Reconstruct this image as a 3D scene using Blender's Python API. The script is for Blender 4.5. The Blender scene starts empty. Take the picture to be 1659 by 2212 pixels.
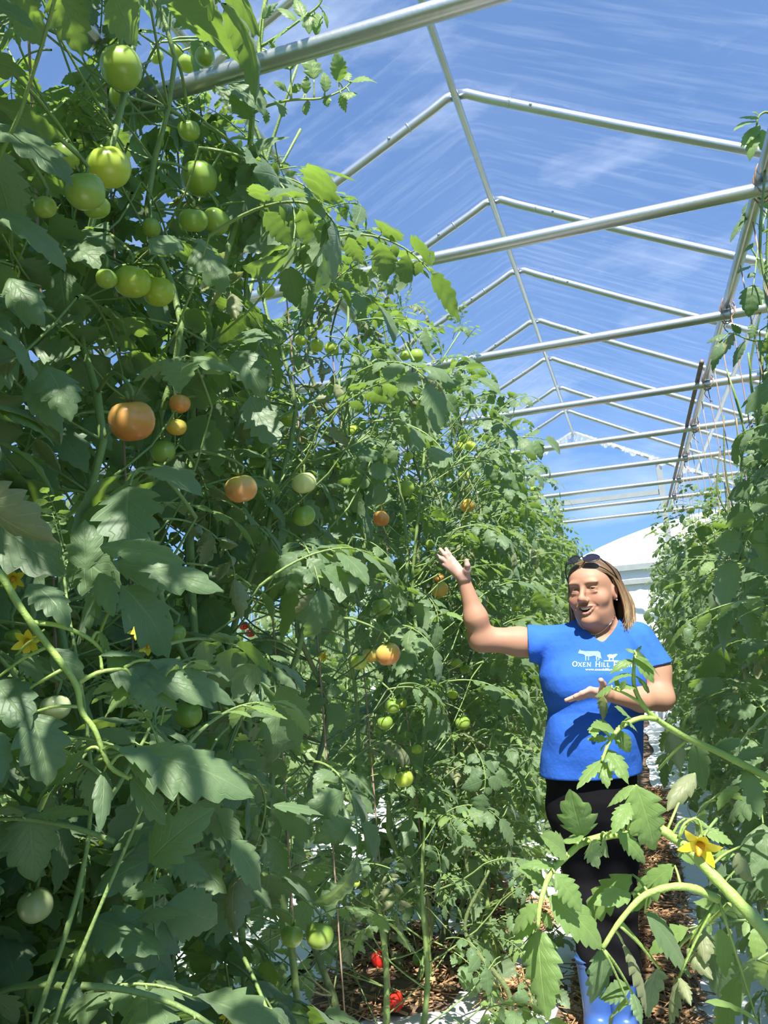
import bpy, math, random
import numpy as np
from mathutils import Matrix, Vector

# ------------------------------------------------------------------ camera, sky, sun, exposure
SC = bpy.context.scene
COL = SC.collection
HC = 1.43                                             # eye height of the photographer
FPX, YAW, PIT, ROL = 1768.34, .2880, .1572, -.0779
CX, CY = 829.5, 1106.0
_F = np.array([-math.sin(YAW) * math.cos(PIT), math.cos(YAW) * math.cos(PIT), math.sin(PIT)])
_r = np.array([math.cos(YAW), math.sin(YAW), 0.0])
_u = np.cross(_r, _F)
_R = math.cos(ROL) * _r + math.sin(ROL) * _u
_U = -math.sin(ROL) * _r + math.cos(ROL) * _u
CAM = np.array([0, 0, HC])
cam = bpy.data.cameras.new('camera')
cam.sensor_fit = 'HORIZONTAL'; cam.sensor_width = 36.0
cam.lens = 36.0 * FPX / 1659.0
cam.clip_start = .05; cam.clip_end = 500
camo = bpy.data.objects.new('camera', cam); COL.objects.link(camo)
camo.matrix_world = Matrix(((_R[0], _U[0], -_F[0], 0), (_R[1], _U[1], -_F[1], 0), (_R[2], _U[2], -_F[2], HC), (0, 0, 0, 1)))
SC.camera = camo

SUN_DIR = np.array([.26, -.60, 1.0]); SUN_DIR = SUN_DIR / np.linalg.norm(SUN_DIR)     # towards the sun
sun = bpy.data.lights.new('sun', 'SUN'); sun.energy = 7.6; sun.angle = math.radians(.55); sun.color = (1.0, .95, .86)
suno = bpy.data.objects.new('sun', sun); COL.objects.link(suno)
suno.rotation_euler = Vector(-SUN_DIR).to_track_quat('-Z', 'Y').to_euler()

world = bpy.data.worlds.new('sky'); SC.world = world; world.use_nodes = True
nt = world.node_tree; nt.nodes.clear()
def N(tree, typ, **kw):
    n = tree.nodes.new(typ)
    for k, v in kw.items():
        if k in n.inputs: n.inputs[k].default_value = v
        else: setattr(n, k, v)
    return n
def L(tree, a, b): tree.links.new(a, b)
sky = N(nt, 'ShaderNodeTexSky'); sky.sky_type = 'NISHITA'; sky.sun_disc = False
sky.sun_elevation = math.asin(SUN_DIR[2]); sky.sun_rotation = math.atan2(SUN_DIR[0], SUN_DIR[1])
sky.air_density = 1.0; sky.dust_density = .1; sky.ozone_density = 3.0
tc = N(nt, 'ShaderNodeTexCoord')
mp = N(nt, 'ShaderNodeMapping'); mp.inputs['Scale'].default_value = (1.4, 1.4, 4.5); L(nt, tc.outputs['Generated'], mp.inputs['Vector'])
cl = N(nt, 'ShaderNodeTexNoise', Scale=2.3, Detail=7.0, Roughness=.58); L(nt, mp.outputs[0], cl.inputs['Vector'])
cr = N(nt, 'ShaderNodeMapRange', **{'From Min': .54, 'From Max': .82, 'To Min': 0.0, 'To Max': .5}); L(nt, cl.outputs['Fac'], cr.inputs['Value'])
va = N(nt, 'ShaderNodeVectorMath', operation='ADD'); va.inputs[1].default_value = (0, 0, .24); L(nt, tc.outputs['Generated'], va.inputs[0])
vn = N(nt, 'ShaderNodeVectorMath', operation='NORMALIZE'); L(nt, va.outputs[0], vn.inputs[0]); L(nt, vn.outputs[0], sky.inputs[0])
tint = N(nt, 'ShaderNodeMix', data_type='RGBA', blend_type='MULTIPLY'); tint.inputs[0].default_value = 1.0; tint.inputs[7].default_value = (.72, .87, 1.0, 1); L(nt, sky.outputs[0], tint.inputs[6])
mixc = N(nt, 'ShaderNodeMix', data_type='RGBA'); L(nt, cr.outputs[0], mixc.inputs[0]); L(nt, tint.outputs[2], mixc.inputs[6])
mixc.inputs[7].default_value = (4.6, 5.2, 6.2, 1)
bg = N(nt, 'ShaderNodeBackground', Strength=.165); L(nt, mixc.outputs[2], bg.inputs['Color'])
wo = N(nt, 'ShaderNodeOutputWorld'); L(nt, bg.outputs[0], wo.inputs[0])

vs = SC.view_settings
vs.view_transform = 'Standard'; vs.look = 'None'; vs.gamma = 1.0; vs.use_curve_mapping = False
vs.exposure = .76
SC.cycles.max_bounces = 5; SC.cycles.diffuse_bounces = 3; SC.cycles.glossy_bounces = 3
SC.cycles.transmission_bounces = 4; SC.cycles.transparent_max_bounces = 10
SC.cycles.caustics_reflective = False; SC.cycles.caustics_refractive = False
SC.cycles.sample_clamp_indirect = 6.0; SC.cycles.adaptive_threshold = .04

# ------------------------------------------------------------------ projection helpers
def proj(P):
    P = np.asarray(P, float) - CAM
    z = P @ _F
    zz = np.where(np.abs(z) < 1e-6, 1e-6, z)
    return np.stack([CX + FPX * (P @ _R) / zz, CY - FPX * (P @ _U) / zz, z], -1)
def ray(x, y): return _F + _R * ((x - CX) / FPX) - _U * ((y - CY) / FPX)
def at(x, y, depth): return CAM + ray(x, y) * depth
def atX(x, y, X): d = ray(x, y); return CAM + d * (X / d[0])
def atY(x, y, Y): d = ray(x, y); return CAM + d * (Y / d[1])
def atZ(x, y, Z): d = ray(x, y); return CAM + d * ((Z - HC) / d[2])

# ------------------------------------------------------------------ mesh helpers
class MB:
    """collects vertices, faces, uvs and material indices of ONE mesh"""
    def __init__(s): s.v = []; s.f = []; s.uv = []; s.m = []; s.n = 0
    def add(s, v, f, uv=None, m=0):
        v = np.asarray(v, float).reshape(-1, 3); o = s.n
        s.v.append(v); s.n += len(v)
        for q in f: s.f.append(tuple(int(i) + o for i in q))
        s.m += [m] * len(f)
        s.uv.append(np.zeros((len(v), 2)) + (.5, -1) if uv is None else np.asarray(uv, float))
        return s
    def tube(s, pts, rad, sides=6, m=0, cap=True):
        v, f = tube_arrays(pts, rad, sides, cap); return s.add(v, f, None, m)
    def box(s, c, size, R=None, m=0):
        h = np.array(size) / 2
        v = np.array([[x, y, z] for x in (-1, 1) for y in (-1, 1) for z in (-1, 1)]) * h
        if R is not None: v = v @ np.array(R).T
        return s.add(v + np.array(c), [(0, 1, 3, 2), (4, 6, 7, 5), (0, 4, 5, 1), (2, 3, 7, 6), (0, 2, 6, 4), (1, 5, 7, 3)], None, m)
    def mesh(s, name, mats=(), smooth=True):
        me = bpy.data.meshes.new(name)
        V = np.concatenate(s.v) if s.v else np.zeros((0, 3))
        me.from_pydata(V.tolist(), [], s.f)
        if s.uv:
            UV = np.concatenate(s.uv)
            lay = me.uv_layers.new(name='UVMap')
            li = np.empty(len(me.loops), np.int32); me.loops.foreach_get('vertex_index', li)
            lay.data.foreach_set('uv', UV[li].astype(np.float32).ravel())
        for mt in mats: me.materials.append(mt)
        me.polygons.foreach_set('material_index', np.array(s.m, np.int32))
        me.polygons.foreach_set('use_smooth', np.full(len(s.f), smooth))
        me.update()
        return me
def frames(pts):
    pts = np.asarray(pts, float)
    T = np.gradient(pts, axis=0); T /= np.linalg.norm(T, axis=1, keepdims=True) + 1e-12
    ref = np.array([0, 0, 1.0]) if abs(T[0][2]) < .9 else np.array([1.0, 0, 0])
    S = np.empty_like(T); s = np.cross(T[0], ref); s /= np.linalg.norm(s)
    for i in range(len(T)):
        s = s - T[i] * (s @ T[i]); s /= np.linalg.norm(s) + 1e-12; S[i] = s
    return T, S, np.cross(S, T)
def tube_arrays(pts, rad, sides=6, cap=True):
    pts = np.asarray(pts, float); n = len(pts)
    rad = np.broadcast_to(np.asarray(rad, float), (n,))
    T, S, U = frames(pts)
    a = np.linspace(0, 2 * math.pi, sides, endpoint=False)
    v = pts[:, None] + rad[:, None, None] * (np.cos(a)[None, :, None] * S[:, None] + np.sin(a)[None, :, None] * U[:, None])
    f = []
    for i in range(n - 1):
        for j in range(sides):
            k = (j + 1) % sides
            f.append((i * sides + j, i * sides + k, (i + 1) * sides + k, (i + 1) * sides + j))
    if cap: f.append(tuple(range(sides - 1, -1, -1))); f.append(tuple((n - 1) * sides + j for j in range(sides)))
    return v.reshape(-1, 3), f
def spline(P, n=24):
    """Catmull-Rom through the points"""
    P = np.asarray(P, float)
    if len(P) == 2: return P[0] + (P[1] - P[0]) * np.linspace(0, 1, n)[:, None]
    Q = np.vstack([2 * P[0] - P[1], P, 2 * P[-1] - P[-2]])
    out = []
    ts = np.linspace(0, len(P) - 1, n)
    for t in ts:
        i = min(int(t), len(P) - 2); u = t - i
        a, b, c, d = Q[i:i + 4]
        out.append(.5 * (2 * b + (c - a) * u + (2 * a - 5 * b + 4 * c - d) * u * u + (3 * b - a - 3 * c + d) * u ** 3))
    return np.array(out)
def obj(name, data, parent=None, loc=None):
    o = bpy.data.objects.new(name, data); COL.objects.link(o)
    if parent is not None: o.parent = parent
    if loc is not None: o.location = loc
    return o
def tag(o, label, cat=None, group=None, kind=None):
    if label: o['label'] = label
    if cat: o['category'] = cat
    if group: o['group'] = group
    if kind: o['kind'] = kind
    return o
def empty(name, loc=(0, 0, 0)):
    o = bpy.data.objects.new(name, None); o.empty_display_size = .05; COL.objects.link(o); o.location = loc; return o

# ------------------------------------------------------------------ materials
def mat(name):
    m = bpy.data.materials.new(name); m.use_nodes = True; m.node_tree.nodes.clear()
    return m, m.node_tree
def simple(name, col, rough=.6, metal=0.0, spec=.5, noise=0.0, nscale=20.0, bump=0.0, bscale=80.0, sss=0.0, coat=0.0):
    m, t = mat(name)
    p = N(t, 'ShaderNodeBsdfPrincipled', Roughness=rough, Metallic=metal)
    p.inputs['Specular IOR Level'].default_value = spec
    p.inputs['Base Color'].default_value = (*col, 1)
    if coat: p.inputs['Coat Weight'].default_value = coat
    if sss: p.inputs['Subsurface Weight'].default_value = sss; p.inputs['Subsurface Radius'].default_value = (.012, .006, .003); p.inputs['Subsurface Scale'].default_value = .5
    tcn = N(t, 'ShaderNodeTexCoord')
    if noise:
        nz = N(t, 'ShaderNodeTexNoise', Scale=nscale, Detail=4.0); L(t, tcn.outputs['Object'], nz.inputs['Vector'])
        mx = N(t, 'ShaderNodeMix', data_type='RGBA'); L(t, nz.outputs['Fac'], mx.inputs[0])
        mx.inputs[6].default_value = (*[c * (1 - noise) for c in col], 1); mx.inputs[7].default_value = (*[min(1, c * (1 + noise)) for c in col], 1)
        L(t, mx.outputs[2], p.inputs['Base Color'])
    if bump:
        nb = N(t, 'ShaderNodeTexNoise', Scale=bscale, Detail=5.0); L(t, tcn.outputs['Object'], nb.inputs['Vector'])
        b = N(t, 'ShaderNodeBump', Strength=bump, Distance=.01); L(t, nb.outputs['Fac'], b.inputs['Height']); L(t, b.outputs[0], p.inputs['Normal'])
    o = N(t, 'ShaderNodeOutputMaterial'); L(t, p.outputs[0], o.inputs[0])
    return m

def leaf_material(name, dark, light, under, trans, tw=.34, island=False):
    """two-sided leaf: coloured upper face, paler underside, light shining through, paler veins from the leaflet's own uv"""
    m, t = mat(name)
    uv = N(t, 'ShaderNodeUVMap'); uv.uv_map = 'UVMap'
    sp = N(t, 'ShaderNodeSeparateXYZ'); L(t, uv.outputs[0], sp.inputs[0])
    def M(op, a, b=None, c=None):
        n = N(t, 'ShaderNodeMath', operation=op)
        for i, x in enumerate((a, b, c)):
            if x is None: continue
            if isinstance(x, (int, float)): n.inputs[i].default_value = x
            else: L(t, x, n.inputs[i])
        return n.outputs[0]
    ax = M('ABSOLUTE', M('SUBTRACT', sp.outputs[0], .5))              # 0 at the midrib .. .5 at the margin
    mid = M('SUBTRACT', 1.0, M('MULTIPLY', ax, 30.0)); mid = N(t, 'ShaderNodeClamp').inputs[0].node and mid
    cm = N(t, 'ShaderNodeClamp'); L(t, mid, cm.inputs[0])
    ph = M('SUBTRACT', M('MULTIPLY', sp.outputs[1], 7.0), M('MULTIPLY', ax, 5.5))
    fr = M('ABSOLUTE', M('SUBTRACT', M('FRACT', ph), .5))
    lat = N(t, 'ShaderNodeMapRange', **{'From Min': .10, 'From Max': 0.0, 'To Min': 0.0, 'To Max': .6}); L(t, fr, lat.inputs[0])
    vein = M('MAXIMUM', cm.outputs[0], lat.outputs[0])
    rnd = N(t, 'ShaderNodeNewGeometry').outputs['Random Per Island'] if island else N(t, 'ShaderNodeObjectInfo').outputs['Random']
    geo = N(t, 'ShaderNodeNewGeometry')
    tcn = N(t, 'ShaderNodeTexCoord')
    nz = N(t, 'ShaderNodeTexNoise', Scale=14.0, Detail=3.0); L(t, tcn.outputs['Object'], nz.inputs['Vector'])
    f1 = M('ADD', M('MULTIPLY', rnd, .62), M('MULTIPLY', nz.outputs['Fac'], .38))
    c1 = N(t, 'ShaderNodeMix', data_type='RGBA'); L(t, f1, c1.inputs[0]); c1.inputs[6].default_value = (*dark, 1); c1.inputs[7].default_value = (*light, 1)
    c2 = N(t, 'ShaderNodeMix', data_type='RGBA'); L(t, M('MULTIPLY', vein, .5), c2.inputs[0]); L(t, c1.outputs[2], c2.inputs[6]); c2.inputs[7].default_value = (light[0] * 1.75, light[1] * 1.5, light[2] * 1.6, 1)
    c3 = N(t, 'ShaderNodeMix', data_type='RGBA'); L(t, M('MULTIPLY', geo.outputs['Backfacing'], .7), c3.inputs[0]); L(t, c2.outputs[2], c3.inputs[6]); c3.inputs[7].default_value = (*under, 1)
    p = N(t, 'ShaderNodeBsdfPrincipled', Roughness=.48); p.inputs['Specular IOR Level'].default_value = .42; p.inputs['Sheen Weight'].default_value = .12; p.inputs['Sheen Roughness'].default_value = .6
    L(t, c3.outputs[2], p.inputs['Base Color'])
    nb = N(t, 'ShaderNodeTexNoise', Scale=95.0, Detail=2.0); L(t, tcn.outputs['Object'], nb.inputs['Vector'])
    hgt = M('SUBTRACT', M('MULTIPLY', nb.outputs['Fac'], .9), M('MULTIPLY', vein, .7))
    b = N(t, 'ShaderNodeBump', Strength=.4, Distance=.003); L(t, hgt, b.inputs['Height']); L(t, b.outputs[0], p.inputs['Normal'])
    tr = N(t, 'ShaderNodeBsdfTranslucent')
    c4 = N(t, 'ShaderNodeMix', data_type='RGBA'); L(t, M('MULTIPLY', vein, .35), c4.inputs[0]); c4.inputs[6].default_value = (*trans, 1); c4.inputs[7].default_value = (trans[0] * .6, trans[1] * .6, trans[2] * .6, 1)
    L(t, c4.outputs[2], tr.inputs['Color'])
    ms = N(t, 'ShaderNodeMixShader', Fac=tw); L(t, p.outputs[0], ms.inputs[1]); L(t, tr.outputs[0], ms.inputs[2])
    o = N(t, 'ShaderNodeOutputMaterial'); L(t, ms.outputs[0], o.inputs[0])
    return m

M_LEAF = leaf_material('tomato_leaf', (.080, .146, .074), (.152, .234, .098), (.19, .26, .15), (.34, .55, .06))
M_LEAF_YOUNG = leaf_material('young_leaf', (.12, .215, .055), (.20, .31, .085), (.22, .30, .15), (.42, .64, .10))
M_LEAF_DRY = leaf_material('faded_leaf', (.18, .21, .10), (.29, .32, .16), (.28, .31, .19), (.40, .47, .13))
M_LEAF_FAR = leaf_material('row_leaf', (.085, .150, .062), (.22, .29, .115), (.22, .29, .16), (.36, .56, .08), island=True)  # far leaf colours raised above the near ones to look sunlit
M_STEM = simple('tomato_stem', (.20, .29, .085), .55, noise=.3, nscale=30, bump=.25, bscale=220)
M_STEM_OLD = simple('tomato_stem_old', (.15, .19, .07), .65, noise=.4, nscale=18, bump=.4, bscale=120)
M_YELLOW = simple('petal_yellow', (.95, .78, .05), .5)
M_STEEL = simple('galvanised_steel', (.52, .54, .54), .34, metal=.85, noise=.10, nscale=9, bump=.06, bscale=60)
M_RUST = simple('rusty_pipe', (.26, .19, .15), .7, metal=.3, noise=.35, nscale=25)
M_TWINE = simple('twine', (.40, .27, .19), .9)
M_WHITEFAB = simple('white_ground_fabric', (.80, .81, .82), .75, noise=.08, nscale=6, bump=.5, bscale=25)
M_SOIL = simple('soil', (.16, .105, .065), .95, noise=.5, nscale=9, bump=.9, bscale=40)
M_STRAW = simple('straw', (.43, .26, .13), .85, noise=.45, nscale=5)
M_WOOD = simple('grey_wood', (.27, .30, .30), .8, noise=.15, nscale=12)
M_GRASS = simple('lawn', (.07, .13, .035), .95, noise=.4, nscale=.8)
M_WHITE = simple('white_sheeting', (.86, .87, .88), .6, noise=.03, nscale=3)

def film_material(name, haze, streak):
    m, t = mat(name)
    tcn = N(t, 'ShaderNodeTexCoord')
    mp = N(t, 'ShaderNodeMapping'); mp.inputs['Scale'].default_value = (.9, 9.0, .9); mp.inputs['Rotation'].default_value = (0, 0, .16); L(t, tcn.outputs['Object'], mp.inputs[0])
    n1 = N(t, 'ShaderNodeTexNoise', Scale=1.6, Detail=6.0, Roughness=.62); L(t, mp.outputs[0], n1.inputs['Vector'])
    n2 = N(t, 'ShaderNodeTexNoise', Scale=.7, Detail=3.0); L(t, tcn.outputs['Object'], n2.inputs['Vector'])
    r1 = N(t, 'ShaderNodeMapRange', **{'From Min': .48, 'From Max': .80, 'To Min': 0.0, 'To Max': streak}); L(t, n1.outputs['Fac'], r1.inputs[0])
    r2 = N(t, 'ShaderNodeMapRange', **{'From Min': .35, 'From Max': .75, 'To Min': haze * .6, 'To Max': haze * 1.5}); L(t, n2.outputs['Fac'], r2.inputs[0])
    ad = N(t, 'ShaderNodeMath', operation='ADD'); L(t, r1.outputs[0], ad.inputs[0]); L(t, r2.outputs[0], ad.inputs[1])
    bp = N(t, 'ShaderNodeBump', Strength=.6, Distance=.02); L(t, n1.outputs['Fac'], bp.inputs['Height'])
    tp = N(t, 'ShaderNodeBsdfTransparent'); tp.inputs[0].default_value = (.93, .945, .96, 1)
    tl = N(t, 'ShaderNodeBsdfTranslucent'); tl.inputs[0].default_value = (.92, .95, 1.0, 1)
    df = N(t, 'ShaderNodeBsdfDiffuse'); df.inputs[0].default_value = (.85, .88, .92, 1)
    hz = N(t, 'ShaderNodeMixShader', Fac=.35); L(t, tl.outputs[0], hz.inputs[1]); L(t, df.outputs[0], hz.inputs[2])
    mx = N(t, 'ShaderNodeMixShader'); L(t, ad.outputs[0], mx.inputs[0]); L(t, tp.outputs[0], mx.inputs[1]); L(t, hz.outputs[0], mx.inputs[2])
    gl = N(t, 'ShaderNodeBsdfGlossy', Roughness=.16); L(t, bp.outputs[0], gl.inputs['Normal'])
    mg = N(t, 'ShaderNodeMixShader', Fac=.035); L(t, mx.outputs[0], mg.inputs[1]); L(t, gl.outputs[0], mg.inputs[2])
    o = N(t, 'ShaderNodeOutputMaterial'); L(t, mg.outputs[0], o.inputs[0])
    return m
M_FILM = film_material('clear_greenhouse_film', .022, .07)
M_FILM_END = film_material('end_wall_film', .01, .02)
M_FILM_EDGE = film_material('gathered_film_edge', .45, .35)

# ------------------------------------------------------------------ greenhouse frame and film
XR, ZR, ZB, Y0, DY = -.627, HC + 3.007, HC + 1.436, 4.19, 1.22
YEND, YBACK = 12.85, Y0 - 6 * DY
SR, SL = .5033, .4657
def bow_profile(side, lift=0.0, n=7):
    """ridge -> eave -> foot on one side (+1 right, -1 left)"""
    s = SR if side > 0 else SL
    P = [(0.0, 0.0)]
    e = 3.35
    P += [(.06, -.06 * s * .35), (.16, -.16 * s + .012)]
    P += [(e * k, -e * k * s) for k in (.25, .5, .75)] + [(e, -e * s), (e + .28, -e * s - .22), (e + .42, -e * s - .6), (e + .46, -e * s - 1.4), (e + .46, -(ZR - .0))]
    out = []
    for dx, dz in P: out.append((XR + side * (dx + lift * .5), ZR + dz + (lift if dz > -1.5 - e * .0 - 1 else 0)))
    return out
def bow_points(side, Y, lift=0.0):
    return np.array([(x, Y, z) for x, z in bow_profile(side, lift)])
ORD = ['', '', '', '']
bow_notes = {-2: 'whose crossbar crosses the very top of the picture', -1: 'whose crossbar is the nearest one right across the roof', 0: 'with the nearest roof peak in view', 1: 'second roof peak from the camera',
             2: 'third roof peak from the camera', 3: 'fourth roof peak from the camera', 4: 'fifth roof peak from the camera', 5: 'sixth roof peak from the camera', 6: 'last peak before the gable end'}
for k in range(-3, 7):
    Y = Y0 + k * DY
    bow = empty('roof_bow', (XR, Y, ZR))
    tag(bow, 'galvanised steel greenhouse bow, ' + bow_notes.get(k, 'standing behind the camera'), 'roof frame', 'steel bows of the greenhouse')
    off = np.array([XR, Y, ZR])
    for sd in (-1, 1):
        pts = bow_points(sd, Y) - off
        rf = obj('rafter', MB().tube(pts, .027, 12).mesh('rafter', [M_STEEL]), bow)
        t0 = pts[2]; d = pts[4] - pts[2]; d = d / np.linalg.norm(d)
        obj('sleeve_ring', MB().tube([t0 + d * .14, t0 + d * .15], [.0295, .0295], 12).mesh('sleeve_ring', [M_STEEL]), rf)
        c = t0 + d * .27 + np.array([0, -.027, 0])
        obj('bolt', MB().tube([c + (0, .004, 0), c - (0, .008, 0)], [.010, .008], 6).mesh('bolt', [M_STEEL]), rf)
    yb = -.06
    hw_l = (ZR - ZB) / SL; hw_r = (ZR - ZB) / SR
    obj('crossbar', MB().tube(np.array([(-hw_l, yb, ZB - ZR), (-.8, yb, ZB - ZR), (.8, yb, ZB - ZR), (hw_r, yb, ZB - ZR)]), .0245, 12).mesh('crossbar', [M_STEEL]), bow)

def pipe(name, pts, r, m, label, cat='pipe', group=None):
    pts = np.asarray(pts, float); o0 = pts[0].copy()
    o = obj(name, MB().tube(pts - o0, r, 10).mesh(name, [m]), None, o0)
    return tag(o, label, cat, group)
pipe('ridge_pipe', [(XR, YBACK, ZR - .035), (XR, 3, ZR - .035), (XR, 8, ZR - .035), (XR, YEND, ZR - .035)], .021, M_STEEL, 'steel ridge pipe running under the roof peaks to the gable')
def roof_x(dx, s, sd): return (XR + sd * dx, ZR - dx * s - .05)
xr_, zr_ = roof_x(1.69, SR, 1)
pipe('roof_purlin', [(xr_, YBACK, zr_), (xr_, 4, zr_), (xr_, 12.6, zr_)], .022, M_STEEL, 'steel purlin fixed under the right-hand rafters', group='roof purlins')
xl_, zl_ = roof_x(.89, SL, -1)
pipe('roof_purlin', [(xl_, YBACK, zl_), (xl_, 4, zl_), (xl_, 11.6, zl_)], .022, M_STEEL, 'steel purlin under the left-hand rafters, half hidden by tomato vines', group='roof purlins')
XT = .59
pipe('trellis_pipe', [(XT, -1, ZB + .050), (XT, 4, ZB + .050), (XT, 11.6, ZB + .050)], .024, M_STEEL, 'bright steel trellis pipe resting on the crossbars above the twine', group='trellis pipes')
pipe('trellis_pipe', [(XT - .055, 5.0, ZB + .045), (XT - .052, 8, ZB + .04), (XT - .055, 11.4, ZB + .045)], .014, M_RUST, 'thin rusty pipe tied beside the bright trellis pipe', group='trellis pipes')
XTL = -1.08
pipe('trellis_pipe', [(XTL, -1, ZB + .050), (XTL, 4, ZB + .050), (XTL, 11.6, ZB + .050)], .024, M_STEEL, 'steel trellis pipe hidden in the vines of the tall left row', group='trellis pipes')

# zip ties and twine knots round the trellis pipe
for k in range(-1, 6):
    Yk = Y0 + k * DY - .06
    mb = MB()
    for j in range(3):
        y = Yk + (-.03, .02, .05)[j]
        a = np.linspace(0, 2 * math.pi, 13)
        mb.tube(np.stack([XT + .031 * np.cos(a), y + .01 * np.sin(2 * a), ZB + .026 + .054 * np.sin(a)], 1), .0035, 5)
    mb.tube(spline([(XT - .01, Yk, ZB - .03), (XT - .03, Yk - .02, ZB - .07), (XT + .01, Yk - .01, ZB - .12)], 6), .003, 5)
    o = obj('twine_tie', mb.mesh('twine_tie', [M_TWINE]))
    tag(o, 'brown twine tie binding the trellis pipe to the ' + ('second', 'third', 'fourth', 'fifth', 'sixth', 'seventh', 'eighth')[k + 1] + ' crossbar from the camera', 'tie', 'twine ties on the trellis pipe')

# film: the two roof slopes and the side walls
def film_sheet(side):
    prof = np.array(bow_profile(side, .0))
    nrm = []
    P = []
    for i in range(len(prof) - 1):
        nn = 10 if 2 < i < 7 else 3
        for q in np.linspace(0, 1, nn, endpoint=False): P.append(prof[i] * (1 - q) + prof[i + 1] * q)
    P = np.array(P)
    T = np.gradient(P, axis=0); T /= np.linalg.norm(T, axis=1, keepdims=True)
    Nn = np.stack([-T[:, 1], T[:, 0]], 1) * side
    Ys = np.arange(YBACK, YEND + .001, .0815)
    v = []
    rg = np.random.default_rng(3)
    ph = rg.uniform(0, 6, 8)
    for Y in Ys:
        fr = ((Y - Y0) / DY) % 1.0
        sag = -.012 * math.sin(math.pi * fr)
        rip = .004 * np.sin(Y * 31 + ph[0] + P[:, 0] * 2.2) + .003 * np.sin(Y * 47 + ph[1] - P[:, 0] * 3.1)
        q = P + Nn * (.031 + sag + rip)[:, None]
        v.append(np.stack([q[:, 0], np.full(len(q), Y), q[:, 1]], 1))
    n = len(P); v = np.concatenate(v); f = []
    for i in range(len(Ys) - 1):
        for j in range(n - 1): f.append((i * n + j, i * n + j + 1, (i + 1) * n + j + 1, (i + 1) * n + j))
    return MB().add(v, f).mesh('film_sheet', [M_FILM])
ceiling = tag(empty('ceiling', (XR, 4, ZR)), 'clear plastic film roof of the greenhouse, faintly creased, blue sky above', kind='structure')
for sd in (-1, 1):
    o = obj('film_sheet', film_sheet(sd), ceiling, (-XR, -4, -ZR))

# ------------------------------------------------------------------ gable end
wb = tag(empty('wall_back', (XR, YEND, 0)), 'clear film gable end wall with white lower sheeting, rails and a post', kind='structure')
def wl(P): return np.asarray(P, float) - np.array([XR, YEND, 0])
prR = bow_profile(1); prL = bow_profile(-1)
RX = lambda x: ZR - abs(x - XR) * (SR if x > XR else SL)
z_up = atY(1320, 1230, YEND)[2] + .0
z_lo = atY(1335, 1260, YEND)[2]
def grid_sheet(x0, x1, ztop, zbot, Y, nx, nz, wob=0.0, seed=1):
    rg = np.random.default_rng(seed); ph = rg.uniform(0, 6, 6)
    v = []; f = []
    for i in range(nx + 1):
        x = x0 + (x1 - x0) * i / nx
        for j in range(nz + 1):
            zt = ztop(x) if callable(ztop) else ztop
            q = j / nz; z = zt + (zbot - zt) * q
            y = Y + wob * (np.sin(x * 23 + ph[0] + 1.5 * math.sin(z * 2)) + .6 * np.sin(x * 51 + ph[1] + z) + .5 * math.sin(z * 9 + ph[2])) * (.3 + .7 * math.sin(math.pi * min(1, q * 1.2)))
            v.append((x, y, z))
    for i in range(nx):
        for j in range(nz):
            a = i * (nz + 1) + j; f.append((a, a + 1, a + nz + 2, a + nz + 1))
    return wl(np.array(v)), f
v, f = grid_sheet(XR - 3.7, XR + 3.7, lambda x: RX(x) - .03, z_up + .03, YEND + .02, 60, 6, .004)
obj('film_sheet', MB().add(v, f).mesh('gable_film', [M_FILM_END]), wb)
v, f = grid_sheet(XR - 3.7, XR + 3.7, z_up + .03, z_lo, YEND + .02, 60, 3, .003, 4)
obj('white_band', MB().add(v, f).mesh('white_band', [M_WHITE]), wb)
v, f = grid_sheet(XR - 3.7, XR + 3.7, z_lo, 0.02, YEND - .0, 260, 16, .012, 7)
obj('white_curtain', MB().add(v, f).mesh('white_curtain', [M_WHITE]), wb)
def rail(p0, p1, th, name='rail', m=None, dy=-.03):
    a = atY(*p0, YEND + dy); b = atY(*p1, YEND + dy)
    mid = wl((a + b) / 2); ln = np.linalg.norm(b - a); d = (b - a) / ln
    R = np.stack([d, np.array([0, 1.0, 0]), np.cross(d, (0, 1.0, 0))], 1)
    obj(name, MB().box(mid, (ln, .04, th), R).mesh(name, [m or M_WOOD], smooth=False), wb)
def hrail(z, x0, x1, th, name='rail', m=None):
    obj(name, MB().box(wl(((x0 + x1) / 2, YEND - .035, z)), (x1 - x0, .045, th)).mesh(name, [m or M_WOOD], smooth=False), wb)
zr1 = (atY(1260, 1083, YEND)[2] + atY(1426, 1063, YEND)[2]) / 2
xp = atY(1435, 1100, YEND)[0]
hrail(zr1, XR - 3, xp, .075)
hrail(z_up, XR - 3.6, xp, .085); hrail(z_up - .03, xp, XR + 3.6, .085)
hrail(z_lo, XR - 3.6, XR + 3.6, .07)
hrail(atY(1480, 1172, YEND)[2], xp, XR + 3.4, .05)
obj('post', MB().box(wl((xp, YEND - .05, (RX(xp) + 0) / 2)), (.085, .06, RX(xp))).mesh('post', [M_WOOD], smooth=False), wb)
obj('post', MB().box(wl((XR - 1.9, YEND - .05, (RX(XR - 1.9)) / 2)), (.085, .06, RX(XR - 1.9))).mesh('post', [M_WOOD], smooth=False), wb)
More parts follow.
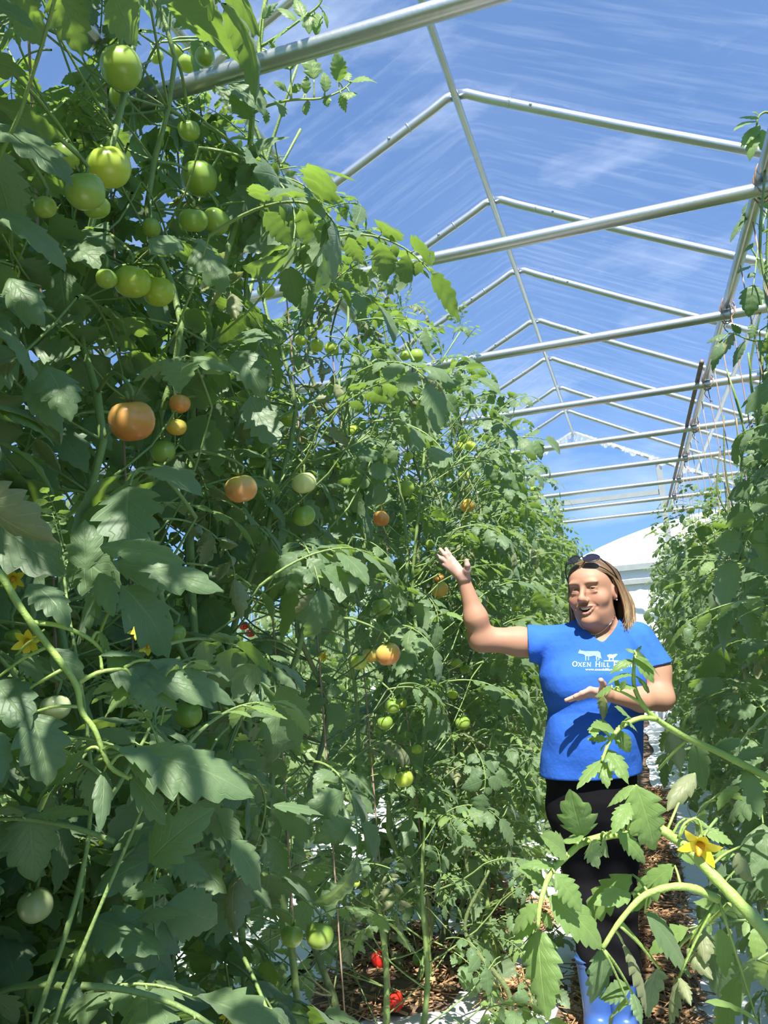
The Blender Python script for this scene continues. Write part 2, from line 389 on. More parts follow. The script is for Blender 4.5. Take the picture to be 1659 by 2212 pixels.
# gathered film and end rafters at the gable arch
for sd in (-1, 1):
    pts = np.array([(x, YEND - .02, z - .02) for x, z in bow_profile(sd)][:8])
    obj('end_rafter', MB().tube(wl(pts), .025, 10).mesh('end_rafter', [M_STEEL]), wb)
    rg = np.random.default_rng(5 + sd); mb = MB()
    L_ = 3.4; n = 190; v = []; f = []
    s = SR if sd > 0 else SL
    for i in range(n + 1):
        dx = L_ * i / n; wv = .085 + .03 * math.sin(i * .31) + .02 * math.sin(i * .83) + .012 * rg.uniform(-1, 1)
        if dx < .5: wv += .09 * (1 - dx / .5)
        for j in range(5):
            q = j / 4
            v.append((XR + sd * (dx + .02 * rg.uniform(-1, 1) * q), YEND - .06 - .05 * math.sin(i * 1.7 + j) * q * (.6 + .4 * math.sin(i * .5)) - .03 * q, ZR - dx * s + .02 - wv * q))
    for i in range(n):
        for j in range(4): a = i * 5 + j; f.append((a, a + 1, a + 6, a + 5))
    obj('gathered_film_edge', MB().add(wl(np.array(v)), f).mesh('gathered_film_edge', [M_FILM_EDGE]), wb)

# ------------------------------------------------------------------ ground
def ground_sheet(x0, x1, y0, y1, z, nx, ny, amp, seed):
    rg = np.random.default_rng(seed); ph = rg.uniform(0, 6, 8)
    X = np.linspace(x0, x1, nx + 1); Y = np.linspace(y0, y1, ny + 1)
    gx, gy = np.meshgrid(X, Y, indexing='ij')
    ex = .035 * np.sin(gy * 2.3 + ph[4]) + .02 * np.sin(gy * 5.1 + ph[5])
    gz = z + amp * (np.sin(gx * 9 + ph[0] + 2 * np.sin(gy * 1.7)) * np.sin(gy * 5 + ph[1]) + .6 * np.sin(gx * 23 + gy * 7 + ph[2]) + .4 * np.sin(gy * 31 - gx * 11 + ph[3]))
    v = np.stack([gx + ex, gy, gz], -1).reshape(-1, 3); f = []
    for i in range(nx):
        for j in range(ny): a = i * (ny + 1) + j; f.append((a, a + ny + 1, a + ny + 2, a + 1))
    return v, f
fl = obj('floor', MB().add(*ground_sheet(XR - 3.85, XR + 3.85, YBACK, YEND, 0, 80, 200, .012, 2)).mesh('floor', [M_SOIL])); tag(fl, 'brown earth floor of the greenhouse', kind='structure')
gr = obj('ground', MB().add([(-90, -90, -.04), (90, -90, -.04), (90, 160, -.04), (-90, 160, -.04)], [(0, 1, 2, 3)]).mesh('ground', [M_GRASS])); tag(gr, 'lawn outside the greenhouse', kind='structure')
for x0, x1, lab, sd in ((-3.4, -1.62, 'white ground fabric strip under the farther left row', 1), (-1.60, -.30, 'white ground fabric strip under the tall left row', 3), (-.06, .95, 'white ground fabric strip along the foot of the right-hand row', 4)):
    cx_ = (x0 + x1) / 2
    v, f = ground_sheet(x0 - cx_, x1 - cx_, -.5, YEND - .1, 0.0, 26, 260, .008, sd)
    o = obj('ground_fabric', MB().add(v, f).mesh('ground_fabric', [M_WHITEFAB]), None, (cx_, 0, .025)); tag(o, lab, 'ground fabric', 'white ground fabric strips')

# wood-chip and straw mulch: countless chips, one object per patch
def mulch(name, label, n, x0, x1, y0, y1, z, seed, blobs=None):
    rg = np.random.default_rng(seed); mb = MB()
    cx0, cy0 = (x0 + x1) / 2, (y0 + y1) / 2
    if blobs is None:
        hv, hf = ground_sheet(x0 - cx0, x1 - cx0, y0 - cy0, y1 - cy0, .004, 30, 120, .008, seed + 4); mb.add(hv, hf, None, 0)
    else:
        for bx, by, br in blobs:
            th = np.linspace(0, 2 * math.pi, 28, endpoint=False); vv = [(bx - cx0, by - cy0, .035)]
            for rr in (.5, .85, 1.0):
                for q in th:
                    e = br * rr * (1 + .16 * math.sin(3 * q + bx * 9) + .1 * math.sin(5 * q + by * 7))
                    vv.append((bx - cx0 + e * math.cos(q), by - cy0 + e * math.sin(q), .035 * (1 - rr ** 2) + .002))
            ff = [(0, 1 + j, 1 + (j + 1) % 28) for j in range(28)]
            for k_ in range(2):
                for j in range(28): a = 1 + k_ * 28 + j; b_ = 1 + k_ * 28 + (j + 1) % 28; ff.append((a, a + 28, b_ + 28, b_))
            mb.add(vv, ff, None, 0)
    for i in range(n):
        if blobs is None: x = rg.uniform(x0, x1); y = y0 + (y1 - y0) * rg.uniform() ** 1.6
        else:
            b = blobs[rg.integers(len(blobs))]; a = rg.uniform(0, 6.283); q = b[2] * rg.uniform() ** .5
            x = b[0] + q * math.cos(a); y = b[1] + q * math.sin(a)
        straw = rg.uniform() < .45
        ln = rg.uniform(.05, .16) if straw else rg.uniform(.015, .05); w = .003 if straw else rg.uniform(.006, .016)
        a = rg.uniform(0, 3.1416); ti = rg.uniform(-.35, .35); ro = rg.uniform(-.6, .6)
        R = np.array(Matrix.Rotation(a, 3, 'Z') @ Matrix.Rotation(ti, 3, 'Y') @ Matrix.Rotation(ro, 3, 'X'))
        mb.box((x - cx0, y - cy0, rg.uniform(.012, .045)), (ln, w, .003 if straw else .005), R, 1 if rg.uniform() < .7 else 2)
    o = obj(name, mb.mesh(name, [M_SOIL, M_STRAW, M_CHIP], smooth=False), None, (cx0, cy0, z)); tag(o, label, 'mulch', None, 'stuff')
M_CHIP = simple('wood_chip', (.27, .145, .07), .9, noise=.4, nscale=6)
mulch('straw_mulch', 'straw and wood chips along the aisle under the boots', 5200, -.42, .06, 2.6, 7.5, .028, 11)
mulch('wood_chip_mulch', 'brown wood chips in patches on the white fabric by the red fallen tomatoes', 3600, -1.6, -.3, 3.0, 6, .03, 12,
      [(-1.18, 3.42, .30), (-.95, 3.75, .28), (-1.35, 3.9, .25), (-.75, 4.3, .22), (-1.1, 4.7, .25), (-.62, 3.45, .16), (-1.25, 5.4, .3)])

# white hoop house beyond the gable
hh = empty('hoop_house', (3.6, 21, 0))
a = np.linspace(0, math.pi, 41)
v = []; f = []
for y in np.linspace(0, 18, 13):
    for q in a: v.append((-7.3 * math.cos(q), y, 4.05 * math.sin(q) ** .9 if 0 < q < math.pi else 0))
for i in range(12):
    for j in range(40): b = i * 41 + j; f.append((b, b + 1, b + 42, b + 41))
obj('cover', MB().add(v, f).mesh('hoop_cover', [M_WHITE]), hh)
v = [(0, .0, 0)] + [(-7.3 * math.cos(q), 0, 4.05 * math.sin(q) ** .9 if 0 < q < math.pi else 0) for q in a]
obj('end_sheet', MB().add(v, [(0, j + 1, j + 2) for j in range(40)]).mesh('hoop_end', [M_WHITE]), hh)
tag(hh, 'white plastic covered hoop house beyond the clear gable wall', 'hoop house')

# ------------------------------------------------------------------ tomato leaves
def nz(v): return v / (np.linalg.norm(v) + 1e-12)
def leaflet(rg, Ln, W, R, C, lobes, depth, kap, fold, crink, roll):
    """one leaflet lying along +Y from the origin, upper face +Z; returns verts, faces, uv"""
    t = np.linspace(0, 1, R + 1)
    w = (t ** .60) * (1 - t) ** 1.0; w = w / w.max() * W * .5
    w[0] = .0035; w[-1] = .0008
    th = kap[0] + kap[1] * t
    yy = np.concatenate([[0], np.cumsum(np.cos(th[:-1]))]) * Ln / R
    zz = np.concatenate([[0], np.cumsum(-np.sin(th[:-1]))]) * Ln / R
    s = np.linspace(-1, 1, C + 1)
    V = []; UV = []
    tw = rg.uniform(-.5, .5)
    ph = rg.uniform(0, 1, 2); cp = rg.uniform(0, 6)
    for i in range(R + 1):
        row = []
        for sg in s:
            side = 0 if sg < 0 else 1
            fr = (t[i] * lobes + ph[side]) % 1.0
            edge = 1 - depth * (1 - fr) ** 1.4 * (1 if .04 < t[i] < .97 else 0)
            ww = w[i] * edge
            x = sg * ww
            yo = abs(sg) ** 2 * (.05 * Ln * fr * (1 - t[i]) + .02 * Ln)
            a = abs(sg)
            z = fold * a * ww - roll * a ** 3 * ww + crink * W * math.sin(2 * math.pi * (t[i] * 5 - a * .8) + cp) * a * (1.15 - a) + crink * .5 * W * math.sin(9 * t[i] + cp) * sg
            if roll > 1.0: x *= (1 - .30 * a)
            ang = tw * t[i]
            x, z = x * math.cos(ang) - z * math.sin(ang), x * math.sin(ang) + z * math.cos(ang)
            nrm = np.array([0, math.sin(th[i]), math.cos(th[i])]); tg = np.array([0, math.cos(th[i]), -math.sin(th[i])])
            V.append(np.array([x, yy[i], zz[i]]) + nrm * z + tg * yo)
            UV.append((.5 + .5 * sg, t[i]))
    f = []
    for i in range(R):
        for j in range(C):
            a = i * (C + 1) + j; f.append((a, a + 1, a + C + 2, a + C + 1))
    return np.array(V), f, np.array(UV)
def orient(V, D, U):
    D = nz(D); S = nz(np.cross(D, U)); U2 = np.cross(S, D)
    return V[:, :1] * S + V[:, 1:2] * D + V[:, 2:] * U2
def compound_leaf(seed, res='hi', kind='mature', length=.30):
    rg = np.random.default_rng(seed)
    R, C, small = {'hi': (22, 4, True), 'low': (9, 2, False)}[res]
    mb = MB()
    a0, dr = {'mature': (rg.uniform(.25, .6), rg.uniform(1.0, 1.7)), 'young': (rg.uniform(.4, .8), rg.uniform(.5, 1.1)), 'dry': (rg.uniform(.1, .4), rg.uniform(1.5, 2.2))}[kind]
    n = 14 if res == 'hi' else 8
    t = np.linspace(0, 1, n); th = a0 - dr * t ** 1.2
    sw = rg.uniform(-.5, .5)
    step = length / (n - 1)
    P = np.zeros((n, 3))
    for i in range(1, n):
        P[i] = P[i - 1] + step * np.array([math.sin(sw * t[i]), math.cos(th[i]) * math.cos(sw * t[i]), math.sin(th[i])])
    rad = np.linspace(.0034, .0015, n) * (length / .3) ** .5
    mb.tube(P, rad, 5 if res == 'hi' else 3, 1, False)
    T, S, U = frames(P)
    def fr(q):
        x = q * (n - 1); i = min(int(x), n - 2); u = x - i
        return P[i] * (1 - u) + P[i + 1] * u, nz(T[i] * (1 - u) + T[i + 1] * u)
    samples = []
    def put(q, side, Ln, W, lobes, depth, alpha, rr, cc, stalk=.0):
        p, tg = fr(q)
        sd = nz(np.cross(tg, (0, 0, 1))); up = np.cross(sd, tg)
        if side == 0: D = nz(tg + np.array([0, 0, -rg.uniform(.0, .4)]))
        else: D = nz(tg * math.cos(alpha) + side * sd * math.sin(alpha) + up * rg.uniform(-.35, .2))
        if stalk:
            q2 = p + D * stalk; mb.tube([p, p + D * stalk * .5, q2], [.0017, .0014, .0012], 4 if res == 'hi' else 3, 1, False); p = q2
        un = nz(up + sd * rg.normal(0, .25) + tg * rg.normal(0, .2))
        kp = (rg.uniform(-.2, .25), rg.uniform(.3, 1.3) if kind != 'young' else rg.uniform(.2, .9))
        rl = {'mature': rg.uniform(.1, .6), 'young': rg.uniform(0, .3), 'dry': rg.uniform(.9, 1.6)}[kind]
        V, f, uv = leaflet(rg, Ln, W, rr, cc, lobes, depth, kp, rg.uniform(.05, .35), rg.uniform(.02, .05), rl)
        V = orient(V, D, un) + p
        mb.add(V, f, uv, 0)
        k_ = cc + 1; h_ = rr // 2 * k_; samples.extend([V[h_ + cc // 2], V[-cc // 2 - 1], V[rr // 4 * k_ + cc // 2], V[(3 * rr // 4) * k_ + cc // 2], V[h_], V[h_ + cc], V[rr // 4 * k_], V[rr // 4 * k_ + cc]])
    sc = length / .30
    base = {'mature': (.108, .076), 'young': (.078, .042), 'dry': (.100, .056)}[kind]
    for q, k in ((.36, .62), (.57, .88), (.80, .92)):
        for sd in (-1, 1):
            kk = k * rg.uniform(.82, 1.12) * sc
            put(q + rg.uniform(-.025, .025), sd, base[0] * kk, base[1] * kk, rg.integers(4, 7), rg.uniform(.22, .42), rg.uniform(.95, 1.35), R, C, .014 * kk)
    put(1.0, 0, base[0] * 1.22 * sc, base[1] * 1.15 * sc, rg.integers(4, 7), rg.uniform(.3, .45), 0, R, C)
    if small:
        for q in (.46, .68, .90):
            for sd in (-1, 1):
                if rg.uniform() < .75:
                    kk = rg.uniform(.25, .42) * sc
                    put(q + rg.uniform(-.03, .03), sd, base[0] * kk, base[1] * kk * 1.1, 2, .15, rg.uniform(1.0, 1.5), 6, 2, .004)
    smp = np.array(samples)
    return mb, smp
def leaf_mats(kind): return [{'mature': M_LEAF, 'young': M_LEAF_YOUNG, 'dry': M_LEAF_DRY}[kind], M_STEM]
LIB = {'mature': [], 'young': [], 'dry': []}
for kd, cnt in (('mature', 12), ('young', 6), ('dry', 4)):
    for i in range(cnt):
        mb, smp = compound_leaf(100 + 17 * i + len(kd), 'hi', kd, .29 if kd == 'mature' else .24)
        LIB[kd].append((mb.mesh('leaf_' + kd, leaf_mats(kd)), smp))
LOW = []
for i in range(10):
    kd = 'young' if i % 5 == 4 else 'mature'
    mb, smp = compound_leaf(900 + i, 'low', kd, .30)
    LOW.append((np.concatenate(mb.v), np.array([list(q) + ([-1] if len(q) == 3 else []) for q in mb.f]), np.concatenate(mb.uv), np.array(mb.m), smp))

# ------------------------------------------------------------------ what may grow where (keeps aisle, person and fruit clear)
def poly_in(pts, poly):
    x, y = pts[:, 0], pts[:, 1]; ins = np.zeros(len(pts), bool); n = len(poly)
    for i in range(n):
        x1, y1 = poly[i]; x2, y2 = poly[(i + 1) % n]
        c = ((y1 > y) != (y2 > y))
        with np.errstate(divide='ignore', invalid='ignore'):
            ins ^= c & (x < (x2 - x1) * (y - y1) / (y2 - y1 + 1e-9) + x1)
    return ins
OPEN_AIR = [(500, -200), (515, 100), (560, 215), (560, 300), (640, 330), (740, 365), (800, 385), (880, 415), (935, 455), (965, 520), (925, 570), (990, 600), (1080, 650), (1110, 720), (1150, 770),
            (1175, 850), (1195, 930), (1230, 990), (1255, 1060), (1285, 1110), (1320, 1160), (1300, 1215), (1345, 1345), (1395, 1345), (1420, 1300), (1432, 1240), (1455, 1190), (1490, 1150), (1565, 1100), (1605, 1075), (1590, 1000), (1600, 940), (1625, 880), (1650, 800), (1655, 380), (1645, 340), (1640, 240), (1700, 200), (1700, -200)]
PERSON = [(1205, 1190), (1320, 1190), (1350, 1330), (1400, 1340), (1460, 1500), (1450, 1545), (1395, 1560), (1385, 1680), (1370, 1900), (1365, 2080), (1400, 2240), (1250, 2240), (1262, 2080), (1225, 1880), (1180, 1760), (1165, 1660), (1185, 1530),
          (1150, 1420), (1040, 1415), (1000, 1330), (975, 1240), (930, 1190), (960, 1175), (1015, 1200), (1025, 1250), (1060, 1340), (1130, 1345), (1200, 1325), (1225, 1320)]
AIRY = [(560, 1290), (700, 1240), (1180, 1330), (1180, 2230), (760, 2230), (640, 1900)]
THIN = [(590, 1330), (700, 1300), (830, 1340), (820, 1540), (800, 1720), (960, 1800), (900, 1860), (640, 1860), (600, 1700)]
SPARSE = [(820, 1700), (1185, 1690), (1240, 1900), (1250, 2230), (880, 2230)]
BARE = [(690, 2080), (790, 2030), (960, 1990), (1010, 2150), (930, 2230), (740, 2230)]
rgC = np.random.default_rng(4)
DISCS = []            # (px, py, radius px, depth) of the fruit
def clear(P, slack=0):
    q = proj(P); z = q[:, 2]
    front = z > .05
    if not front.any(): return True
    if ((z < .74) & (z > 0) & (np.abs(q[:, 0] - 830) < 900) & (np.abs(q[:, 1] - 1106) < 1200)).any(): return False
    bad = poly_in(q, OPEN_AIR) & front
    if bad.sum() > 5 + 4 * slack: return False
    pr = poly_in(q, PERSON) & front & (z < 3.05)
    if pr.sum() > 2 * slack: return False
    zm = z.mean()
    if zm < 4.2:
        fa = poly_in(q, AIRY).mean()
        if fa > .35 and rgC.uniform() < (.86 if zm < 2.3 else .30): return False
        if zm < 3.7 and poly_in(q, THIN).mean() > .3 and rgC.uniform() < .88: return False
        if zm < 3.7 and poly_in(q, SPARSE).mean() > .3 and rgC.uniform() < .45: return False
        if zm < 3.4 and poly_in(q, BARE).mean() > .2: return False
    if DISCS:
        D = np.array(DISCS)
        d2 = (q[:, None, 0] - D[None, :, 0]) ** 2 + (q[:, None, 1] - D[None, :, 1]) ** 2
        hit = (d2 < (D[None, :, 2] * .98 + 3) ** 2) & (z[:, None] < D[None, :, 3] + .02) & front[:, None]
        if (hit.sum(0) > 0).any(): return False
    return True

# ------------------------------------------------------------------ tomatoes (built first so that leaves can leave them in view)
def fruit_material(name, c_top, c_bot, split=.0, soft=.5, spots=.0):
    m, t = mat(name)
    tcn = N(t, 'ShaderNodeTexCoord'); sp = N(t, 'ShaderNodeSeparateXYZ'); L(t, tcn.outputs['Object'], sp.inputs[0])
    n1 = N(t, 'ShaderNodeTexNoise', Scale=1.7, Detail=3.0); L(t, tcn.outputs['Object'], n1.inputs['Vector'])
    ad = N(t, 'ShaderNodeMath', operation='MULTIPLY_ADD'); L(t, n1.outputs['Fac'], ad.inputs[0]); ad.inputs[1].default_value = .9; L(t, sp.outputs[2], ad.inputs[2])
    mr = N(t, 'ShaderNodeMapRange', **{'From Min': split + .45 - soft, 'From Max': split + .45 + soft}); L(t, ad.outputs[0], mr.inputs[0])
    mx = N(t, 'ShaderNodeMix', data_type='RGBA'); L(t, mr.outputs[0], mx.inputs[0]); mx.inputs[6].default_value = (*c_bot, 1); mx.inputs[7].default_value = (*c_top, 1)
    p = N(t, 'ShaderNodeBsdfPrincipled', Roughness=.26); p.inputs['Specular IOR Level'].default_value = .5
    L(t, mx.outputs[2], p.inputs['Base Color'])
    p.inputs['Subsurface Weight'].default_value = .25; p.inputs['Subsurface Radius'].default_value = (.6, .5, .12); p.inputs['Subsurface Scale'].default_value = .25
    o = N(t, 'ShaderNodeOutputMaterial'); L(t, p.outputs[0], o.inputs[0])
    return m
M_FRUIT = {
    'green': fruit_material('fruit_green', (.20, .32, .05), (.31, .42, .085)),
    'pale': fruit_material('fruit_pale_green', (.52, .60, .28), (.64, .68, .34)),
    'lime': fruit_material('fruit_yellow_green', (.32, .45, .05), (.46, .55, .08)),
    'gold': fruit_material('fruit_turning_gold', (.50, .47, .08), (.80, .42, .08), .1),
    'orange': fruit_material('fruit_orange', (.70, .36, .10), (.78, .24, .07), -.2, .7),
    'blush': fruit_material('fruit_blushing', (.50, .42, .10), (.74, .29, .10), .15, .6),
    'red': fruit_material('fruit_red', (.66, .035, .02), (.74, .03, .02)),
}
def tomato_mesh(var, m):
    rg = np.random.default_rng(40 + var); nr, ns = 12, 24
    ribs = (5, 6, 7)[var % 3]; v = []; f = []; fl = (.92, .86, .96)[var % 3]
    for i in range(nr + 1):
        ph = math.pi * i / nr
        for j in range(ns):
            a = 2 * math.pi * j / ns
            top = max(0, math.cos(ph)); bot = max(0, -math.cos(ph))
            r = math.sin(ph) ** .92 * (1 + .035 * math.cos(ribs * a + var) * (top + .35) + .03 * math.cos(2 * a + var) + .02 * math.cos(3 * a))
            z = math.cos(ph) * fl - .16 * top ** 6 + .05 * bot ** 8
            v.append((r * math.cos(a), r * math.sin(a), z))
    for i in range(nr):
        for j in range(ns): k = (j + 1) % ns; f.append((i * ns + j, (i + 1) * ns + j, (i + 1) * ns + k, i * ns + k))
    return MB().add(v, f).mesh('tomato', [m])
TOM = {(c, k): tomato_mesh(k, m) for c, m in M_FRUIT.items() for k in range(3)}
def calyx_mesh(var):
    rg = np.random.default_rng(70 + var); mb = MB(); z0 = (.74, .68, .78)[var]
    for k in range(6):
        a = 2 * math.pi * k / 6 + rg.uniform(-.2, .2); d = np.array([math.cos(a), math.sin(a), 0]); s = np.array([-d[1], d[0], 0])
        ln = rg.uniform(.55, .8); up = rg.uniform(.0, .25); v = []
        for q in np.linspace(0, 1, 5):
            c = d * (.03 + ln * q) + np.array([0, 0, z0 + .05 + .18 * math.sin(q * 2.2) + up * q * q]); w = .10 * (1 - q) ** .7 * (1 if q else .6)
            v += [c - s * w, c + s * w + (0, 0, .01)]
        mb.add(v, [(2 * i, 2 * i + 1, 2 * i + 3, 2 * i + 2) for i in range(4)], None, 0)
    mb.tube(spline([(0, 0, z0), (.04, .02, z0 + .25), (.12, .05, z0 + .5)], 6), [.09, .075, .07, .09, .07, .06], 6, 0)
    return mb.mesh('calyx', [M_STEM])
CAL = [calyx_mesh(k) for k in range(3)]
FRUITS = []           # (x px, y px, diameter px, row X or None for depth by size, colour, label)
def T(x, y, d, X, c, label): FRUITS.append((x, y, d, X, c, label))
G1 = 'tomatoes hanging in the tall left row'
T(262, 147, 90, -1.0, 'green', 'large ribbed green tomato hanging highest in the upper left of the picture')
T(258, 208, 44, -1.08, 'green', 'small green tomato just under the highest large one')
T(338, 122, 30, -1.12, 'green', 'narrow green tomato left of the trio below the steel crossbar')
T(380, 112, 32, -1.12, 'green', 'green tomato at the back of the trio near the crossbar')
T(403, 138, 38, -1.07, 'green', 'green tomato in the middle of the trio near the crossbar')
T(443, 122, 42, -1.07, 'green', 'green tomato on the right of the trio near the crossbar')
T(138, 340, 66, -1.0, 'green', 'green tomato left of the biggest green one, half behind a leaf')
T(235, 362, 94, -.95, 'lime', 'biggest round green tomato with a small scar at its centre')
T(183, 413, 84, -.93, 'green', 'green tomato tucked below left of the biggest one, crossed by a leaf')
T(97, 447, 48, -1.0, 'green', 'shaded green tomato low on the left of the big cluster')
T(208, 447, 56, -1.02, 'green', 'shaded green tomato hidden below the big cluster')
T(408, 282, 46, -1.05, 'green', 'green tomato behind the curled pale leaf')
T(430, 385, 80, -1.05, 'green', 'green tomato in shade above the pair of dark green ones')
T(418, 475, 60, -1.0, 'green', 'left of the pair of dark green tomatoes in the upper left')
T(467, 478, 58, -1.02, 'green', 'right of the pair of dark green tomatoes in the upper left')
T(327, 492, 42, -1.1, 'green', 'dim green tomato deep in the leaves beside the main stem')
T(285, 608, 80, -.98, 'lime', 'large green tomato under the folded dark leaf, middle of its row of three')
T(342, 630, 66, -.96, 'lime', 'flattened green tomato on the right of the row of three')
T(230, 602, 44, -1.0, 'green', 'small green tomato on the left of the row of three')
T(575, 628, 38, -1.1, 'lime', 'single green tomato at the edge of the leaves in front of a roof bar')
T(285, 908, 96, -.95, 'orange', 'large orange tomato beside the thick green stem')
T(388, 872, 44, -1.05, 'orange', 'orange tomato half hidden behind a curled leaf')
T(381, 922, 44, -1.06, 'gold', 'golden tomato just below the half hidden orange one')
T(352, 975, 52, -1.1, 'green', 'dull green tomato below the large orange one')
T(521, 1055, 68, -.95, 'blush', 'heart shaped orange and green tomato hanging under a dark leaf')
T(657, 1043, 52, -.95, 'pale', 'whitish green tomato behind a drooping leaf')
T(655, 1113, 50, -.98, 'green', 'dark green tomato below the whitish one')
for q in ((672, 718, 28, 'lower front'), (650, 735, 27, 'leftmost'), (684, 746, 31, 'lowest'), (716, 752, 31, 'rightmost'), (689, 704, 20, 'topmost')):
    T(q[0], q[1], q[2], -1.0, 'lime', q[3] + ' small green tomato of the bunch hanging in the sunlit middle of the row')
T(900, 768, 31, -.9, 'green', 'right of two green tomatoes above the thick curved vine')
T(875, 768, 24, -.93, 'green', 'left of two green tomatoes above the thick curved vine')
T(1001, 948, 25, -.95, 'lime', 'top tomato of the bright bunch of three near the end of the row')
T(992, 966, 25, -.93, 'lime', 'lower left tomato of the bright bunch of three')
T(1016, 964, 25, -.93, 'lime', 'lower right tomato of the bright bunch of three')
T(1003, 1028, 26, -.95, 'lime', 'green tomato hanging alone below the bright bunch of three')
T(878, 1055, 34, -.92, 'green', 'green tomato in deep shade, left of its smaller neighbour')
T(908, 1060, 27, -.95, 'green', 'smaller green tomato beside the one in deep shade')
T(1009, 1092, 33, -.92, 'gold', 'golden tomato above the raised hand')
T(1005, 1118, 26, -.95, 'green', 'green tomato right below the golden one above the raised hand')
T(823, 1120, 36, -.98, 'orange', 'orange tomato peeping out of shaded leaves at mid height')
T(882, 985, 22, -.98, 'lime', 'small yellow green tomato high among sunlit leaves')
T(875, 1166, 24, -.98, 'lime', 'small bright tomato left of the raised hand')
T(950, 1273, 38, -.85, 'gold', 'golden tomato beside the raised wrist')
T(947, 1249, 26, -.88, 'orange', 'orange red tomato on top of the golden one by the wrist')
T(823, 1311, 40, -.95, 'green', 'green tomato in shade left of the bent elbow')
T(1016, 1370, 28, -.85, 'lime', 'bright green tomato just under the bent elbow')
T(775, 1431, 36, -.92, 'lime', 'bright green tomato left of the blushing one at waist height')
T(800, 1415, 34, -.97, 'gold', 'golden tomato between the bright green and the blushing ones')
T(838, 1412, 54, -.9, 'blush', 'large blushing orange tomato at waist height in the row')
T(985, 1431, 26, -.9, 'lime', 'yellow green tomato below the extended arm')
T(1005, 1445, 22, -.92, 'lime', 'smaller yellow green tomato right of its twin below the extended arm')
T(407, 1543, 60, -.9, 'green', 'glossy green tomato on the left with dark calyx showing')
T(120, 1528, 62, -1.0, 'pale', 'pale sunlit tomato behind foreground leaves at the left edge')
T(76, 1955, 74, -1.0, 'pale', 'pale yellow green tomato low in the left corner')
T(848, 1525, 34, -.9, 'green', 'green tomato beside the dark withered stem')
T(832, 1560, 34, -.93, 'green', 'green tomato hanging under the one by the withered stem')
T(868, 1518, 22, -.98, 'lime', 'small bright tomato behind the one by the withered stem')
T(1000, 1562, 32, -.85, 'green', 'green tomato in shade left of the blue shirt')
T(978, 1500, 22, -.9, 'lime', 'small yellow tomato among leaves left of the blue shirt')
T(840, 1667, 33, -.9, 'green', 'dark striped green tomato with star shaped calyx')
T(873, 1682, 39, -.88, 'lime', 'shining yellow green tomato beside the dark striped one')
T(900, 1618, 24, -.92, 'lime', 'small bright tomato above the shining pair')
T(690, 2020, 60, -.98, 'green', 'green tomato right of the bare stem near the ground')
T(630, 2022, 50, -1.05, 'green', 'green tomato behind the bare stem near the ground')
T(769, 1908, 17, -1.0, 'lime', 'tiny ribbed green tomato, left of a pair near the mulch')
T(789, 1928, 18, -1.0, 'lime', 'tiny ribbed green tomato, right of a pair near the mulch')
T(527, 1352, 20, -1.5, 'red', 'small red tomato deep in the row, upper of two')
T(541, 1368, 20, -1.5, 'red', 'small red tomato deep in the row, lower of two')
T(380, 1368, 42, -1.05, 'green', 'dark green tomato in deep shade left of the small red ones')
T(18, 1196, 30, -1.0, 'green', 'green tomato at the far left edge')
T(28, 1372, 34, -1.0, 'green', 'dim green tomato under a leaf at the left edge')
T(1151, 1056, 15, -.95, 'lime', 'tiny yellow green tomato at the row end against the sky')
T(1115, 1312, 17, -.8, 'lime', 'tiny green tomato left of the smiling face')
T(1134, 1231, 13, -.9, 'orange', 'tiny reddish tomato left of the sunglasses')
T(928, 1175, 20, -.95, 'green', 'small green tomato just left of the fingertips')
T(760, 930, 26, -1.05, 'lime', 'small lime tomato half lit between shaded leaves')
T(625, 905, 36, -1.05, 'green', 'green tomato behind leaves above the whitish one')
rgT = np.random.default_rng(8)
fruit_list = []
for i, (x, y, dpx, X, c, lab) in enumerate(FRUITS):
    if dpx > 40: X = X + .15
    P = atX(x, y, X); dep = (P - CAM) @ _F; rad = dpx * dep / FPX / 2
    fruit_list.append((P, rad, c, lab, i)); DISCS.append((x, y, dpx / 2, dep))
def place_tomato(P, rad, c, lab, i, group, tilt=.35):
    t = obj('tomato', None, None, tuple(P)) if False else bpy.data.objects.new('tomato', TOM[(c, i % 3)])
    COL.objects.link(t)
    t.location = tuple(P); t.scale = (rad * 1.02,) * 3
    t.rotation_euler = (rgT.uniform(-tilt, tilt), rgT.uniform(-tilt, tilt), rgT.uniform(0, 6.28))
    tag(t, lab, 'tomato', group)
    k = bpy.data.objects.new('calyx', CAL[i % 3]); COL.objects.link(k); k.parent = t
    return t
for P, rad, c, lab, i in fruit_list: place_tomato(P, rad, c, lab, i, G1)
for x, y, dpx, c, lab in ((850, 2162, 44, 'red', 'red fallen tomato with a pale scar lying on the wood chips'), (820, 2072, 38, 'red', 'red fallen tomato half under a leaf on the wood chips'), (908, 2074, 34, 'green', 'green fallen tomato lying on the wood chips')):
    P = atZ(x, y, .10); dep = (P - CAM) @ _F; rad = dpx * dep / FPX / 2
    P[2] = .055 + rad * .8; P = atZ(x, y, P[2])
    place_tomato(P, rad, c, lab, 2, 'fallen tomatoes on the mulch', 1.0); DISCS.append((x, y, dpx / 2 + 2, dep))

